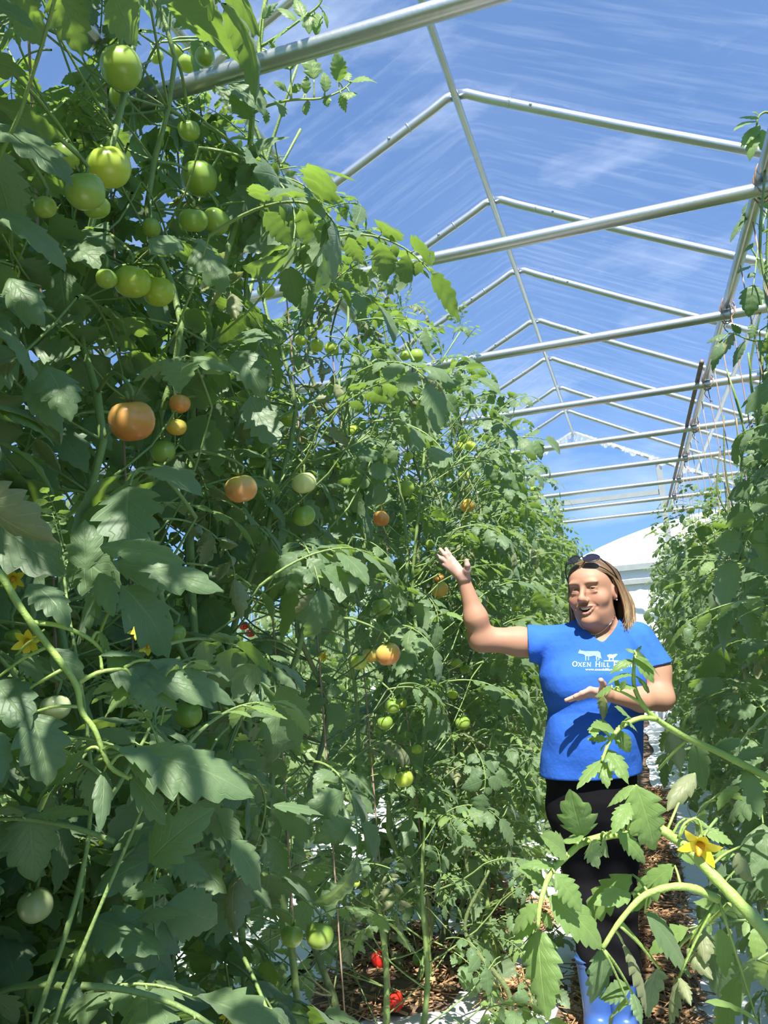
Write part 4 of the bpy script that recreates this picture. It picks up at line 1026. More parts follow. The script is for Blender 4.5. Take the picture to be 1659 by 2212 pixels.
# sprigs against the roof
sp_ = tag(empty('tomato_plant', (-1.0, 1.72, 0)), 'tomato plant with the light feathery sprigs seen against the roof film', 'tomato plant', 'plants of the tall left row')
st = spline([(-1.0, 1.72, 0), (-1.0, 1.74, 1.0), (-.98, 1.72, 2.0), tuple(at(532, 400, 2.15))], 26)
obj('stem', MB().tube(st - np.array([-1.0, 1.72, 0]), np.linspace(.012, .009, 26), 8).mesh('stem', [M_STEM]), sp_)
SV = branch(sp_, [(532, 400, 2.15), (540, 320, 2.15), (548, 215, 2.15), (560, 110, 2.15), (570, 20, 2.15), (590, -60, 2.15)], .0085, .0055)
SJ = branch(sp_, [(545, 245, 2.15), (580, 228, 2.12), (630, 216, 2.1), (690, 213, 2.1), (735, 197, 2.1), (762, 175, 2.1)], .004, .0018)
leaves(sp_, SJ, [(678, 172, 668, 117, .62), (732, 178, 725, 114, .55), (758, 177, 812, 180, .48), (736, 203, 746, 240, .6), (664, 217, 662, 248, .75), (702, 199, 700, 158, .48), (660, 203, 662, 166, .5), (602, 221, 607, 252, .6), (597, 217, 541, 186, .4), (620, 197, 592, 178, .5),
                 (628, 152, 643, 128, .8), (628, 152, 610, 135, .8), (630, 200, 650, 184, .5), (755, 200, 752, 215, .9), (750, 175, 748, 156, .6), (570, 235, 575, 268, .6), (705, 210, 708, 230, .8)], 2.1, kind='young')
for a, b in (((678, 214), (678, 172)), ((628, 216), (628, 152)), ((733, 198), (732, 178)), ((702, 212), (702, 199)), ((661, 215), (660, 203))):
    branch(sp_, [(*a, 2.1), ((a[0] + b[0]) / 2, (a[1] + b[1]) / 2, 2.1), (*b, 2.1)], .0018, .0014, 5, 'leaf_stalk')
SK = branch(sp_, [(565, 100, 2.15), (600, 78, 2.13), (650, 42, 2.12), (690, 10, 2.1), (700, -30, 2.1)], .004, .002)
leaves(sp_, SK, [(665, 28, 668, 72, .5), (680, 28, 686, 78, .45), (695, 20, 706, 60, .4), (640, 48, 600, 20, .4), (655, 38, 640, 0, .4), (620, 62, 590, 95, .4), (690, 10, 712, 20, .5), (580, 88, 600, 115, .5)], 2.12, kind='young')
SL_ = branch(sp_, [(540, 300, 2.15), (500, 300, 2.1), (470, 340, 2.05), (440, 400, 2.02)], .004, .002, 14)
leaves(sp_, SV, [(545, 260, 470, 190, .5), (500, 180, 570, 248, .6), (560, 150, 520, 80, .6), (548, 120, 500, 60, .5), (566, 40, 600, 8, .5), (520, 350, 620, 300, .4), (560, 330, 560, 400, .5), (545, 380, 640, 400, .45), (600, 390, 690, 470, .5), (640, 360, 760, 390, .3)], 2.05)
# vine hanging at the right edge under the roof
rv = tag(empty('tomato_plant', (.74, 3.1, 0)), 'tall tomato plant whose loose tip hangs at the upper right edge', 'tomato plant', 'plants of the right-hand row')
st = spline([(.74, 3.1, 0), (.74, 3.12, 1.0), (.72, 3.1, 2.0), tuple(at(1668, 640, 3.2)), tuple(at(1664, 420, 3.2)), tuple(at(1668, 260, 3.2)), tuple(at(1640, 250, 3.2)), tuple(at(1632, 300, 3.2))], 40)
obj('stem', MB().tube(st - np.array([.74, 3.1, 0]), np.linspace(.011, .003, 40), 8).mesh('stem', [M_STEM]), rv)
SM = branch(rv, [(1664, 420, 3.2), (1640, 520, 3.15), (1632, 580, 3.12), (1627, 620, 3.1)], .003, .002, 14)
SN = branch(rv, [(1668, 735, 3.2), (1625, 736, 3.15), (1580, 720, 3.1), (1560, 735, 3.1)], .0035, .002, 14)
leaves(rv, SM, [(1640, 452, 1600, 478, .4), (1612, 470, 1580, 520, .3), (1640, 480, 1650, 500, .8), (1636, 525, 1607, 545, .6), (1620, 575, 1595, 590, .7), (1628, 615, 1618, 682, .62), (1640, 560, 1659, 600, .6), (1632, 590, 1615, 600, .6), (1632, 425, 1606, 462, .5), (1648, 410, 1660, 450, .6)], 3.12)
leaves(rv, SN, [(1570, 722, 1530, 740, .5), (1585, 720, 1560, 770, .35, 'dry'), (1560, 735, 1540, 800, .3), (1610, 738, 1585, 792, .45), (1628, 700, 1622, 730, .6), (1600, 720, 1580, 700, .5), (1640, 735, 1650, 770, .6)], 3.12)
leaves(rv, None, [(1636, 262, 1588, 282, .45), (1640, 270, 1604, 318, .4), (1632, 285, 1620, 345, .35), (1640, 255, 1600, 255, .3), (1645, 280, 1650, 330, .4), (1640, 250, 1625, 242, .4)], 3.2, kind='young')

# ------------------------------------------------------------------ person: one signed-distance figure meshed by surface nets
class Field:
    def __init__(s, lo, hi, h):
        s.lo = np.array(lo, float); s.h = h
        s.n = np.maximum(4, np.ceil((np.array(hi) - s.lo) / h).astype(int) + 1)
        s.d = np.full(tuple(s.n), 1.0, np.float32)
        s.ax = [s.lo[i] + h * np.arange(s.n[i]) for i in range(3)]
    def sub(s, lo, hi):
        a = np.clip(np.floor((np.array(lo) - s.lo) / s.h).astype(int), 0, s.n); b = np.clip(np.ceil((np.array(hi) - s.lo) / s.h).astype(int) + 1, 0, s.n)
        if (b <= a).any(): return None, None
        sl = tuple(slice(a[i], b[i]) for i in range(3))
        G = np.meshgrid(*[s.ax[i][sl[i]] for i in range(3)], indexing='ij')
        return sl, np.stack(G, -1).astype(np.float32)
    def _mix(s, sl, d, k, op):
        o = s.d[sl]
        if op == 'add':
            if k <= 0: s.d[sl] = np.minimum(o, d); return
            h = np.maximum(k - np.abs(o - d), 0) / k; s.d[sl] = np.minimum(o, d) - h * h * k * .25
        else:
            if k <= 0: s.d[sl] = np.maximum(o, -d); return
            h = np.maximum(k - np.abs(o + d), 0) / k; s.d[sl] = np.maximum(o, -d) + h * h * k * .25
    def cone(s, a, b, ra, rb, k=.01, op='add'):
        a = np.array(a, float); b = np.array(b, float); m = max(ra, rb) + k + s.h * 3
        sl, P = s.sub(np.minimum(a, b) - m, np.maximum(a, b) + m)
        if sl is None: return
        ab = (b - a).astype(np.float32); q = P - a.astype(np.float32)
        t = np.clip((q @ ab) / max(1e-9, float(ab @ ab)), 0, 1)
        d = np.linalg.norm(q - t[..., None] * ab, axis=-1) - (ra + (rb - ra) * t)
        s._mix(sl, d.astype(np.float32), k, op)
    def ell(s, c, r, R=None, k=.01, op='add'):
        c = np.array(c, float); r = np.array(r, float); m = r.max() + k + s.h * 3
        sl, P = s.sub(c - m, c + m)
        if sl is None: return
        q = P - c.astype(np.float32)
        if R is not None: q = q @ np.array(R, np.float32)            # columns of R are the local axes
        k0 = np.linalg.norm(q / r.astype(np.float32), axis=-1); k1 = np.linalg.norm(q / (r * r).astype(np.float32), axis=-1)
        d = np.where(k1 > 1e-6, k0 * (k0 - 1) / np.maximum(k1, 1e-6), -r.min())
        s._mix(sl, d.astype(np.float32), k, op)
    def loft(s, Z, cx, cy, a, b, inset=0.0, k=.01, cap=.02):
        Z = np.array(Z); o = np.argsort(Z)
        lo = np.array([np.min(np.array(cx) - a) - .05, np.min(np.array(cy) - b) - .05, Z.min() - .05]); hi = np.array([np.max(np.array(cx) + a) + .05, np.max(np.array(cy) + b) + .05, Z.max() + .05])
        sl, P = s.sub(lo, hi)
        if sl is None: return
        I = lambda t: np.interp(P[..., 2], Z[o], np.array(t)[o])
        A = I(a) - inset; B = I(b) - inset
        q = np.sqrt(((P[..., 0] - I(cx)) / A) ** 2 + ((P[..., 1] - I(cy)) / B) ** 2)
        d = (q - 1) * np.minimum(A, B)
        d = np.maximum(d, np.maximum(P[..., 2] - Z.max(), Z.min() - P[..., 2]))
        s._mix(sl, d.astype(np.float32), k, 'add')
    def mesh(s):
        d = s.d; ins = d < 0
        nx, ny, nz_ = d.shape
        c = np.zeros((nx - 1, ny - 1, nz_ - 1), np.uint8)
        for i in (0, 1):
            for j in (0, 1):
                for k in (0, 1): c += ins[i:nx - 1 + i, j:ny - 1 + j, k:nz_ - 1 + k]
        act = (c > 0) & (c < 8); idx = np.argwhere(act)
        ids = -np.ones(act.shape, np.int64); ids[act] = np.arange(len(idx))
        acc = np.zeros((len(idx), 3)); cnt = np.zeros(len(idx))
        cor = [(i, j, k) for i in (0, 1) for j in (0, 1) for k in (0, 1)]
        val = {q: d[idx[:, 0] + q[0], idx[:, 1] + q[1], idx[:, 2] + q[2]].astype(float) for q in cor}
        for q in cor:
            for ax in range(3):
                if q[ax] == 0:
                    e = list(q); e[ax] = 1; e = tuple(e); v0, v1 = val[q], val[e]
                    m = (v0 < 0) != (v1 < 0); t = v0[m] / (v0[m] - v1[m])
                    p = np.tile(np.array(q, float), (m.sum(), 1)); p[:, ax] += t
                    acc[m] += p; cnt[m] += 1
        V = s.lo + s.h * (idx + acc / np.maximum(cnt, 1)[:, None])
        F = []
        for ax in range(3):
            u, w = [(1, 2), (2, 0), (0, 1)][ax]
            sh = [slice(None)] * 3; sh2 = [slice(None)] * 3; sh[ax] = slice(0, -1); sh2[ax] = slice(1, None)
            a = ins[tuple(sh)]; b = ins[tuple(sh2)]
            e = np.argwhere(a != b); flip = a[tuple(e.T)]
            ok = (e[:, u] > 0) & (e[:, w] > 0) & (e[:, u] < d.shape[u] - 1) & (e[:, w] < d.shape[w] - 1); e = e[ok]; flip = flip[ok]
            def g(du, dw):
                q = e.copy(); q[:, u] -= du; q[:, w] -= dw; return ids[tuple(q.T)]
            Q = np.stack([g(1, 1), g(0, 1), g(0, 0), g(1, 0)], 1)
            Q[~flip] = Q[~flip][:, ::-1]
            F.append(Q)
        F = np.concatenate(F); F = F[(F >= 0).all(1)]
        return V, F
def relax(V, F, it=2, lam=.5):
    for _ in range(it):
        S = np.zeros_like(V); C = np.zeros(len(V))
        for a, b in ((0, 1), (1, 2), (2, 3), (3, 0)):
            np.add.at(S, F[:, a], V[F[:, b]]); np.add.at(S, F[:, b], V[F[:, a]]); np.add.at(C, F[:, a], 1); np.add.at(C, F[:, b], 1)
        V = V + lam * (S / np.maximum(C, 1)[:, None] - V)
    return V
def quad_mesh(name, V, F, mats, col=None, smooth=True):
    used = np.unique(F); mp_ = -np.ones(len(V), np.int64); mp_[used] = np.arange(len(used)); V = V[used]; F = mp_[F]
    me = bpy.data.meshes.new(name)
    me.vertices.add(len(V)); me.vertices.foreach_set('co', V.astype(np.float32).ravel())
    me.loops.add(F.size); me.loops.foreach_set('vertex_index', F.astype(np.int32).ravel())
    me.polygons.add(len(F)); me.polygons.foreach_set('loop_start', np.arange(0, F.size, 4, dtype=np.int32))
    for m in mats: me.materials.append(m)
    me.polygons.foreach_set('use_smooth', np.full(len(F), smooth))
    if col is not None:
        at_ = me.attributes.new('tint', 'FLOAT_COLOR', 'POINT'); at_.data.foreach_set('color', np.concatenate([col[used], np.ones((len(used), 1))], 1).astype(np.float32).ravel())
    me.update(); me.validate()
    return me
W = atY
YP = 3.10
# --- head frame
HY = math.radians(19)
hf = np.array([-math.sin(HY), -math.cos(HY), -.03]); hf /= np.linalg.norm(hf)
hs = np.array([math.cos(HY), -math.sin(HY), 0]); hu = np.cross(hs, hf) * -1
hu = hu if hu[2] > 0 else -hu
HO = W(1283, 1284, 3.05)
HR = np.stack([hs, hf, hu], 1)
def H(x, y, z): return HO + hs * x + hf * y + hu * z
HSC = 1.04; FZ = .014
def Hh(x, y, z): return H(x * HSC, y * HSC, z * HSC)
# --- torso table (picture row: centre, half width, half depth, forward shift)
TT = [(1332, 1287, 34, .055, .0), (1345, 1286, 62, .072, .0), (1360, 1285, 96, .090, .0), (1385, 1284, 108, .108, .0), (1420, 1284, 113, .124, .008), (1452, 1283, 115, .140, .022), (1482, 1284, 112, .143, .026),
      (1530, 1287, 101, .128, .016), (1580, 1283, 103, .134, .020), (1625, 1278, 107, .140, .018), (1668, 1275, 107, .140, .012), (1720, 1282, 96, .132, .0)]
tz = [W(1285, t[0], YP)[2] for t in TT]; tcx = [W(t[1], t[0], YP)[0] for t in TT]
ta = [(W(t[1] + t[2], t[0], YP)[0] - W(t[1] - t[2], t[0], YP)[0]) / 2 for t in TT]; tb = [t[3] for t in TT]; tcy = [YP - t[4] for t in TT]
def body_prims(f, inset=.011):
    # torso under the shirt
    f.loft(tz, tcx, tcy, ta, tb, inset, .02)
    nb = np.array([tcx[2], YP + .0, tz[1] - .02])
    f.cone(Hh(0, -.022, -.07), nb, .058, .066, .035)
    # head
    E = lambda c, r, k=.012, op='add': f.ell(Hh(*c), np.array(r) * HSC, HR, k, op)
    Cn = lambda a, b, ra, rb, k=.008, op='add': f.cone(Hh(*a), Hh(*b), ra * HSC, rb * HSC, k, op)
    E((0, -.012, .036), (.072, .094, .074), .02)
    E((0, .020, -.015), (.066, .074, .082), .03)
    E((0, .032, -.064), (.057, .054, .044), .03)
    E((0, .078, -.086), (.026, .020, .019), .018)
    E((0, .012, -.098), (.050, .048, .026), .03)
    E((0, .048, .050), (.058, .046, .042), .03)
    E0, C0 = E, Cn
    E = lambda c, r, k=.012, op='add': E0((c[0] * .96, c[1], c[2] + FZ), r, k, op)
    Cn = lambda a, b, ra, rb, k=.008, op='add': C0((a[0] * .96, a[1], a[2] + FZ), (b[0] * .96, b[1], b[2] + FZ), ra, rb, k, op)
    for s in (-1, 1):
        E((s * .043, .058, -.030), (.027, .026, .027), .018)
        E((s * .028, .086, .027), (.024, .011, .008), .012)
        E((s * .032, .101, .007), (.019, .014, .011), .012, 'cut')
        E((s * .032, .0785, .007), (.0155, .0135, .0125), .004)
        E((s * .032, .098, .0052), (.0130, .016, .0021), .002, 'cut')
        E((s * .034, .085, -.006), (.013, .004, .004), .008)           # fold under the eye
        E((s * .0125, .103, -.031), (.0095, .010, .0085), .007)
        E((s * .006, .112, -.0385), (.0035, .006, .003), .003, 'cut')
        Cn((s * .019, .106, -.026), (s * .040, .085, -.056), .003, .0035, .008, 'cut')
        f.ell(Hh(s * .073, -.004, .004), np.array((.009, .020, .031)) * HSC, HR, .006)
        f.ell(Hh(s * .081, .0, .004), np.array((.006, .010, .018)) * HSC, HR, .004, 'cut')
    Cn((0, .091, .016), (0, .111, -.022), .0068, .0098, .010)
    E((0, .1135, -.0275), (.0115, .0110, .0098), .008)
    # open smile
    for i in range(9):
        u = -1 + 2 * i / 8
        E((u * .026, .097 - .014 * u * u, -.0625 + .0085 * u * u), (.006, .018, .0095 * (1 - .55 * u * u)), .003, 'cut')
    for i in range(8):
        u0, u1 = -1 + 2 * i / 8, -1 + 2 * (i + 1) / 8
        up = lambda u: (u * .031, .0985 - .0165 * u * u, -.0525 + .0015 * u * u - .001 * math.cos(u * 6))
        lo = lambda u: (u * .031, .0965 - .0150 * u * u, -.0765 + .0245 * u * u)
        Cn(up(u0), up(u1), .0033, .0033, .003); Cn(lo(u0), lo(u1), .0043, .0043, .003)
    # raised arm (towards the row)
    S, El, Wr = W(1185, 1392, 3.09), W(1040, 1380, 3.02), W(1003, 1257, 2.97)
    f.cone(S, W(1120, 1386, 3.06), .056, .049, .03); f.cone(W(1120, 1386, 3.06), El, .049, .044, .03)
    f.cone(El, W(1028, 1335, 2.99), .042, .0390, .03); f.cone(W(1028, 1335, 2.99), Wr, .0390, .0235, .03)
    def finger(pts, rads, k=.005):
        for a, b, ra, rb in zip(pts[:-1], pts[1:], rads[:-1], rads[1:]): f.cone(a, b, ra, rb, k)
    pal = [W(1006, 1240, 2.955), W(995, 1243, 2.955)]
    for kx, ky, w in ((977.5, 1209, .0115), (972.5, 1212.5, .0115), (969, 1218, .011), (967.5, 1224.5, .0105)):
        f.cone(W(1001, 1250, 2.962), W(kx, ky, 2.965), .0165, w, .012)
    f.cone(W(1006, 1247, 2.955), W(1008, 1232, 2.94), .0165, .0145, .012); f.cone(W(995, 1240, 2.955), W(985, 1224, 2.96), .016, .013, .014)
    tips = [((977.5, 1209, 2.965), (970, 1196, 2.965), (963.5, 1185.5, 2.975), .0072), ((972.5, 1212.5, 2.965), (961, 1198, 2.962), (951, 1186.5, 2.97), .0075),
            ((969, 1218, 2.965), (955, 1207.5, 2.96), (943.5, 1200, 2.965), .0072), ((967.5, 1224.5, 2.965), (959, 1219.5, 2.965), (952, 1215, 2.975), .0062)]
    for a, b, c, r in tips: finger([W(*a), W(*b), W(*c)], [r * 1.25, r * 1.05, r * .9])
    finger([W(1009, 1234, 2.94), W(1009.5, 1221, 2.925), W(1008, 1211.5, 2.925)], [.0125, .0095, .0085], .006)
    # bent arm across the waist, palm up
    S2, E2, W2 = W(1380, 1392, 3.10), W(1428, 1507, 3.04), W(1318, 1502, 2.88)
    f.cone(S2, W(1415, 1445, 3.08), .056, .050, .03); f.cone(W(1415, 1445, 3.08), E2, .050, .043, .03)
    f.cone(E2, W(1385, 1511, 2.97), .043, .040, .02); f.cone(W(1385, 1511, 2.97), W2, .040, .0225, .02)
    kn = [((1275, 1490, 2.835), (1257, 1497.5, 2.825), (1242, 1505, 2.825), .0074), ((1272.5, 1492.5, 2.855), (1246, 1503.5, 2.85), (1223, 1512.5, 2.85), .0076), ((1272.5, 1496.5, 2.873), (1250, 1505.5, 2.872), (1231, 1513, 2.872), .0072),
          ((1275, 1500.5, 2.888), (1260, 1506, 2.89), (1247, 1511, 2.892), .0063)]
    for a, b, c, r in kn:
        f.cone(W(1311, 1501, 2.872), W(*a), .0165, r * 1.5, .012); finger([W(*a), W(*b), W(*c)], [r * 1.3, r * 1.08, r * .9])
    f.cone(W(1311, 1497, 2.86), W(1303, 1488, 2.84), .0165, .0135, .012)
    finger([W(1304, 1488, 2.84), W(1303, 1478, 2.82), W(1298, 1469.5, 2.80)], [.0125, .0098, .0088], .006)
    # hips and legs under the trousers
    hz = tz[-1]
    for hx, kx, ax in ((1232, 1262, 1288), (1325, 1332, 1340)):
        f.cone(W(hx, 1725, YP), W(kx, 1905, YP - .01), .070, .042, .03); f.cone(W(kx, 1905, YP - .01), W(ax, 2150, YP), .042, .036, .02)
SKIN = np.array([.43, .228, .148]); ROSE = np.array([.46, .185, .135]); LIP = np.array([.45, .16, .145]); BROW = np.array([.24, .14, .085]); PALM = np.array([.52, .31, .25])
BV, BF, BC = [], [], []; off = 0
def region(lo, hi, h, sm):
    global off
    f = Field(lo, hi, h); body_prims(f); V, F = f.mesh(); V = relax(V, F, sm, .4)
    C = np.tile(SKIN, (len(V), 1)); q = (V - HO) @ HR / HSC
    def blob(c, r, col, w):
        g = np.exp(-(((q - np.array((c[0] * .96, c[1], c[2] + FZ))) / np.array(r)) ** 2).sum(1))[:, None] * w
        C[:] = C * (1 - g) + col * g
    for s in (-1, 1):
        blob((s * .044, .075, -.028), (.022, .03, .020), ROSE, .55)
        blob((s * .076, -.004, -.006), (.015, .02, .03), ROSE, .5)
        for i in range(6):
            u = i / 5; blob((s * (.013 + .036 * u), .092 - .016 * u, .0225 + .006 * math.sin(u * 2.4) - .002 * u), (.006, .02, .0030), BROW, .80)
        blob((s * .032, .092, .0088), (.0145, .014, .0026), BROW * .35, .95)
        blob((s * .032, .092, .0020), (.013, .012, .0016), BROW, .35)
    blob((0, .115, -.028), (.014, .012, .012), ROSE, .45)
    for i in range(9):
        u = -1 + 2 * i / 8
        blob((u * .030, .0985 - .0165 * u * u, -.0525 + .0015 * u * u), (.0055, .008, .0032), LIP, .62); blob((u * .030, .0965 - .015 * u * u, -.0745 + .0225 * u * u), (.0055, .008, .0042), LIP, .72)
    for i in range(9):
        u = -1 + 2 * i / 8; blob((u * .024, .080 - .010 * u * u, -.0625 + .0085 * u * u), (.006, .012, .007), np.array([.10, .02, .02]), .9)
    pq = proj(V)
    pm = ((np.abs(pq[:, 0] - 980) < 50) & (pq[:, 1] < 1252)) | ((pq[:, 0] < 1305) & (pq[:, 1] > 1465) & (V[:, 1] < 2.93))
    C[pm] = PALM
    BV.append(V); BF.append(F + off); BC.append(C); off += len(V)
hl = HO - np.array([.13, .16, 0]); hh_ = HO + np.array([.13, .16, 0])
region((HO[0] - .14, HO[1] - .16, tz[4]), (HO[0] + .14, HO[1] + .14, HO[2] + .14), .0019, 1)
aL = W(930, 1170, 2.97); aR = W(1175, 1430, 3.12)
region((aL[0] - .01, 2.88, aR[2] - .02), (aR[0], 3.14, aL[2] + .01), .0023, 1)
bL = W(1205, 1530, 2.85); bR = W(1465, 1390, 3.12)
region((W(1205, 1510, 2.85)[0], 2.76, W(1440, 1550, 3.1)[2]), (W(1470, 1500, 3.1)[0], 3.16, W(1400, 1400, 3.1)[2]), .0023, 1)
m_skin, t_ = mat('skin')
p_ = N(t_, 'ShaderNodeBsdfPrincipled', Roughness=.58); a_ = N(t_, 'ShaderNodeAttribute', attribute_name='tint'); L(t_, a_.outputs['Color'], p_.inputs['Base Color'])
p_.inputs['Specular IOR Level'].default_value = .35
p_.inputs['Subsurface Weight'].default_value = .15; p_.inputs['Subsurface Radius'].default_value = (1, .4, .2); p_.inputs['Subsurface Scale'].default_value = .006
o_ = N(t_, 'ShaderNodeOutputMaterial'); L(t_, p_.outputs[0], o_.inputs[0])
fb = Field((min(tcx) - .25, YP - .22, .03), (max(tcx) + .25, YP + .22, tz[3]), .009)
body_prims(fb, .035); V, F = fb.mesh(); BV.append(V); BF.append(F + off); BC.append(np.tile(SKIN, (len(V), 1))); off += len(V)
PX, PY_ = float(tcx[-1]), YP
porg = np.array([PX, PY_, 0.0])
person = tag(empty('person', tuple(porg)), 'person in a blue shirt and black trousers, smiling, one arm raised towards the tomatoes', 'person')
body = obj('body', quad_mesh('body', np.concatenate(BV) - porg, np.concatenate(BF), [m_skin], np.concatenate(BC)), person)

# --- blue shirt
M_SHIRT = simple('blue_cotton', (.030, .128, .56), .85, noise=.18, nscale=7, bump=.25, bscale=40, spec=.25)
fs = Field((W(1100, 1400, YP)[0], YP - .24, tz[-1] - .005), (W(1480, 1400, YP)[0], YP + .22, tz[0] + .03), .0045)
fs.loft(tz, tcx, tcy, ta, tb, -.004, .02)
for bx in (1240, 1332): fs.ell(W(bx, 1474, YP - .105), (.074, .060, .070), None, .045)
fs.ell(W(1280, 1585, YP - .09), (.12, .075, .10), None, .06)
fs.cone(W(1205, 1394, 3.095), W(1120, 1387, 3.06), .070, .062, .04)
fs.cone(W(1376, 1390, 3.10), W(1418, 1450, 3.08), .067, .064, .04)
V, F = fs.mesh(); V = relax(V, F, 3, .5)
# folds
nrm = np.zeros_like(V); fn = np.cross(V[F[:, 2]] - V[F[:, 0]], V[F[:, 3]] - V[F[:, 1]])
for i in range(4): np.add.at(nrm, F[:, i], fn)
nrm /= np.linalg.norm(nrm, axis=1, keepdims=True) + 1e-12
px = proj(V)
x_, y_ = px[:, 0], px[:, 1]
w1 = np.exp(-((x_ - 1175) ** 2 / 45 ** 2 + (y_ - 1420) ** 2 / 60 ** 2)) * np.sin((x_ * .8 + y_ * .55) * .16)
w2 = np.exp(-((x_ - 1385) ** 2 / 35 ** 2 + (y_ - 1400) ** 2 / 55 ** 2)) * np.sin((x_ * .9 - y_ * .5) * .20)
w3 = np.exp(-((y_ - 1600) ** 2 / 90 ** 2)) * np.sin(x_ * .085 + 1.2 * np.sin(y_ * .02)) * .7
w4 = np.exp(-((y_ - 1520) ** 2 / 25 ** 2)) * np.sin((y_ + .25 * x_) * .14) * .6
V = V + nrm * (.0035 * (w1 + w2 + w3 + w4))[:, None]
def cut(V, F, p, n, sel=None):
    """drop what lies beyond the plane and draw the rim onto it"""
    sd = (V - p) @ n
    if sel is not None: sd = np.where(sel, sd, -1.0)
    F = F[(sd[F] < 0).any(1)]
    V = V - np.maximum(sd, 0)[:, None] * n * np.isin(np.arange(len(V)), F)[:, None]
    return V, F
V, F = cut(V, F, np.array([0, 0, tz[-2]]), np.array([0, 0, -1.0]))
sa, sb = W(1142, 1387, 3.06), W(1112, 1388, 3.055); V, F = cut(V, F, sa, nz(sb - sa), V[:, 0] < W(1178, 1390, YP)[0])
sa, sb = W(1413, 1437, 3.08), W(1421, 1465, 3.08); V, F = cut(V, F, sa, nz(sb - sa), V[:, 0] > W(1392, 1440, YP)[0])
def edge_d(q, a, b):
    ab = b - a; t = np.clip(((q - a) @ ab) / (ab @ ab), 0, 1); return a + t[:, None] * ab
NECK = np.array([(1234, 1322), (1248, 1343), (1272, 1367), (1301, 1391), (1320, 1371), (1332, 1354), (1341, 1330)], float)
q = proj(V)[:, :2]; ins_ = poly_in(q, [tuple(p) for p in NECK] + [(1341, 1200), (1234, 1200)]) & (V[:, 1] < YP + .01)
near = np.full(len(V), 1e9); tgt = q.copy()
for a_, b_ in zip(NECK[:-1], NECK[1:]):
    e = edge_d(q, a_, b_); dd = np.linalg.norm(e - q, axis=1); m = dd < near; near[m] = dd[m]; tgt[m] = e[m]
F = F[~ins_[F].all(1)]
fix = ins_ & np.isin(np.arange(len(V)), F) & (near < 6)
for i in np.where(fix)[0]: V[i] = CAM + ray(*tgt[i]) * float((V[i] - CAM) @ _F)
c = V[F].mean(1)
nc = np.array([tcx[1], YP]); kill = (c[:, 2] > tz[0] - .004) | ((np.hypot(c[:, 0] - nc[0], c[:, 1] - nc[1]) < .068) & (c[:, 2] > tz[2] - .01) & (c[:, 1] > YP))
F = F[~kill]
ed = np.sort(np.concatenate([F[:, [0, 1]], F[:, [1, 2]], F[:, [2, 3]], F[:, [3, 0]]]), axis=1)
eu, en = np.unique(ed, axis=0, return_counts=True); be = eu[en == 1]
for _ in range(14):
    S_ = np.zeros_like(V); C_ = np.zeros(len(V))
    np.add.at(S_, be[:, 0], V[be[:, 1]]); np.add.at(S_, be[:, 1], V[be[:, 0]]); np.add.at(C_, be.ravel(), 1)
    m = C_ > 0; V[m] += .5 * (S_[m] / C_[m][:, None] - V[m])
shirt = obj('shirt', quad_mesh('shirt', V - porg, F, [M_SHIRT]), person); shirt['label'] = 'bright blue V-neck short-sleeved cotton shirt with a white farm print'
sm_ = shirt.modifiers.new('cloth', 'SOLIDIFY'); sm_.thickness = .0025; sm_.offset = 1
# --- trousers
M_BLACK = simple('black_trousers', (.006, .006, .008), .85, spec=.15, bump=.2, bscale=30)
ft = Field((W(1165, 1700, YP)[0] - .04, YP - .22, .12), (W(1390, 1700, YP)[0] + .04, YP + .2, tz[-2] + .10), .006)
ft.loft([tz[-2] + .09, tz[-2], tz[-1], W(1280, 1760, YP)[2], W(1280, 1800, YP)[2]], [tcx[-2], tcx[-2], tcx[-1], W(1277, 1760, YP)[0], W(1280, 1800, YP)[0]], [YP - .01] * 5, [ta[-2] - .014, ta[-2] - .010, ta[-1] - .004, ta[-1] - .012, ta[-1] - .05], [.118, .122, .125, .115, .09], 0, .02)
for P_ in (((1232, 1740), (1254, 1850), (1272, 1950), (1292, 2085)), ((1328, 1740), (1332, 1850), (1335, 1950), (1342, 2085))):
    r_ = (.086, .070, .062, .068)
    for a, b, ra, rb in zip(P_[:-1], P_[1:], r_[:-1], r_[1:]): ft.cone(W(*a, YP), W(*b, YP - (.0 if b[1] > 2000 else .02)), ra, rb, .035)
V, F = ft.mesh(); V = relax(V, F, 2, .5)
x_, y_, z_ = V.T; V[:, 1] += .004 * np.sin(z_ * 60 + x_ * 25) * np.exp(-((z_ - .35) / .2) ** 2)
F = F[V[F].mean(1)[:, 2] > .22]
obj('trousers', quad_mesh('trousers', V - porg, F, [M_BLACK]), person)['label'] = 'loose black trousers'
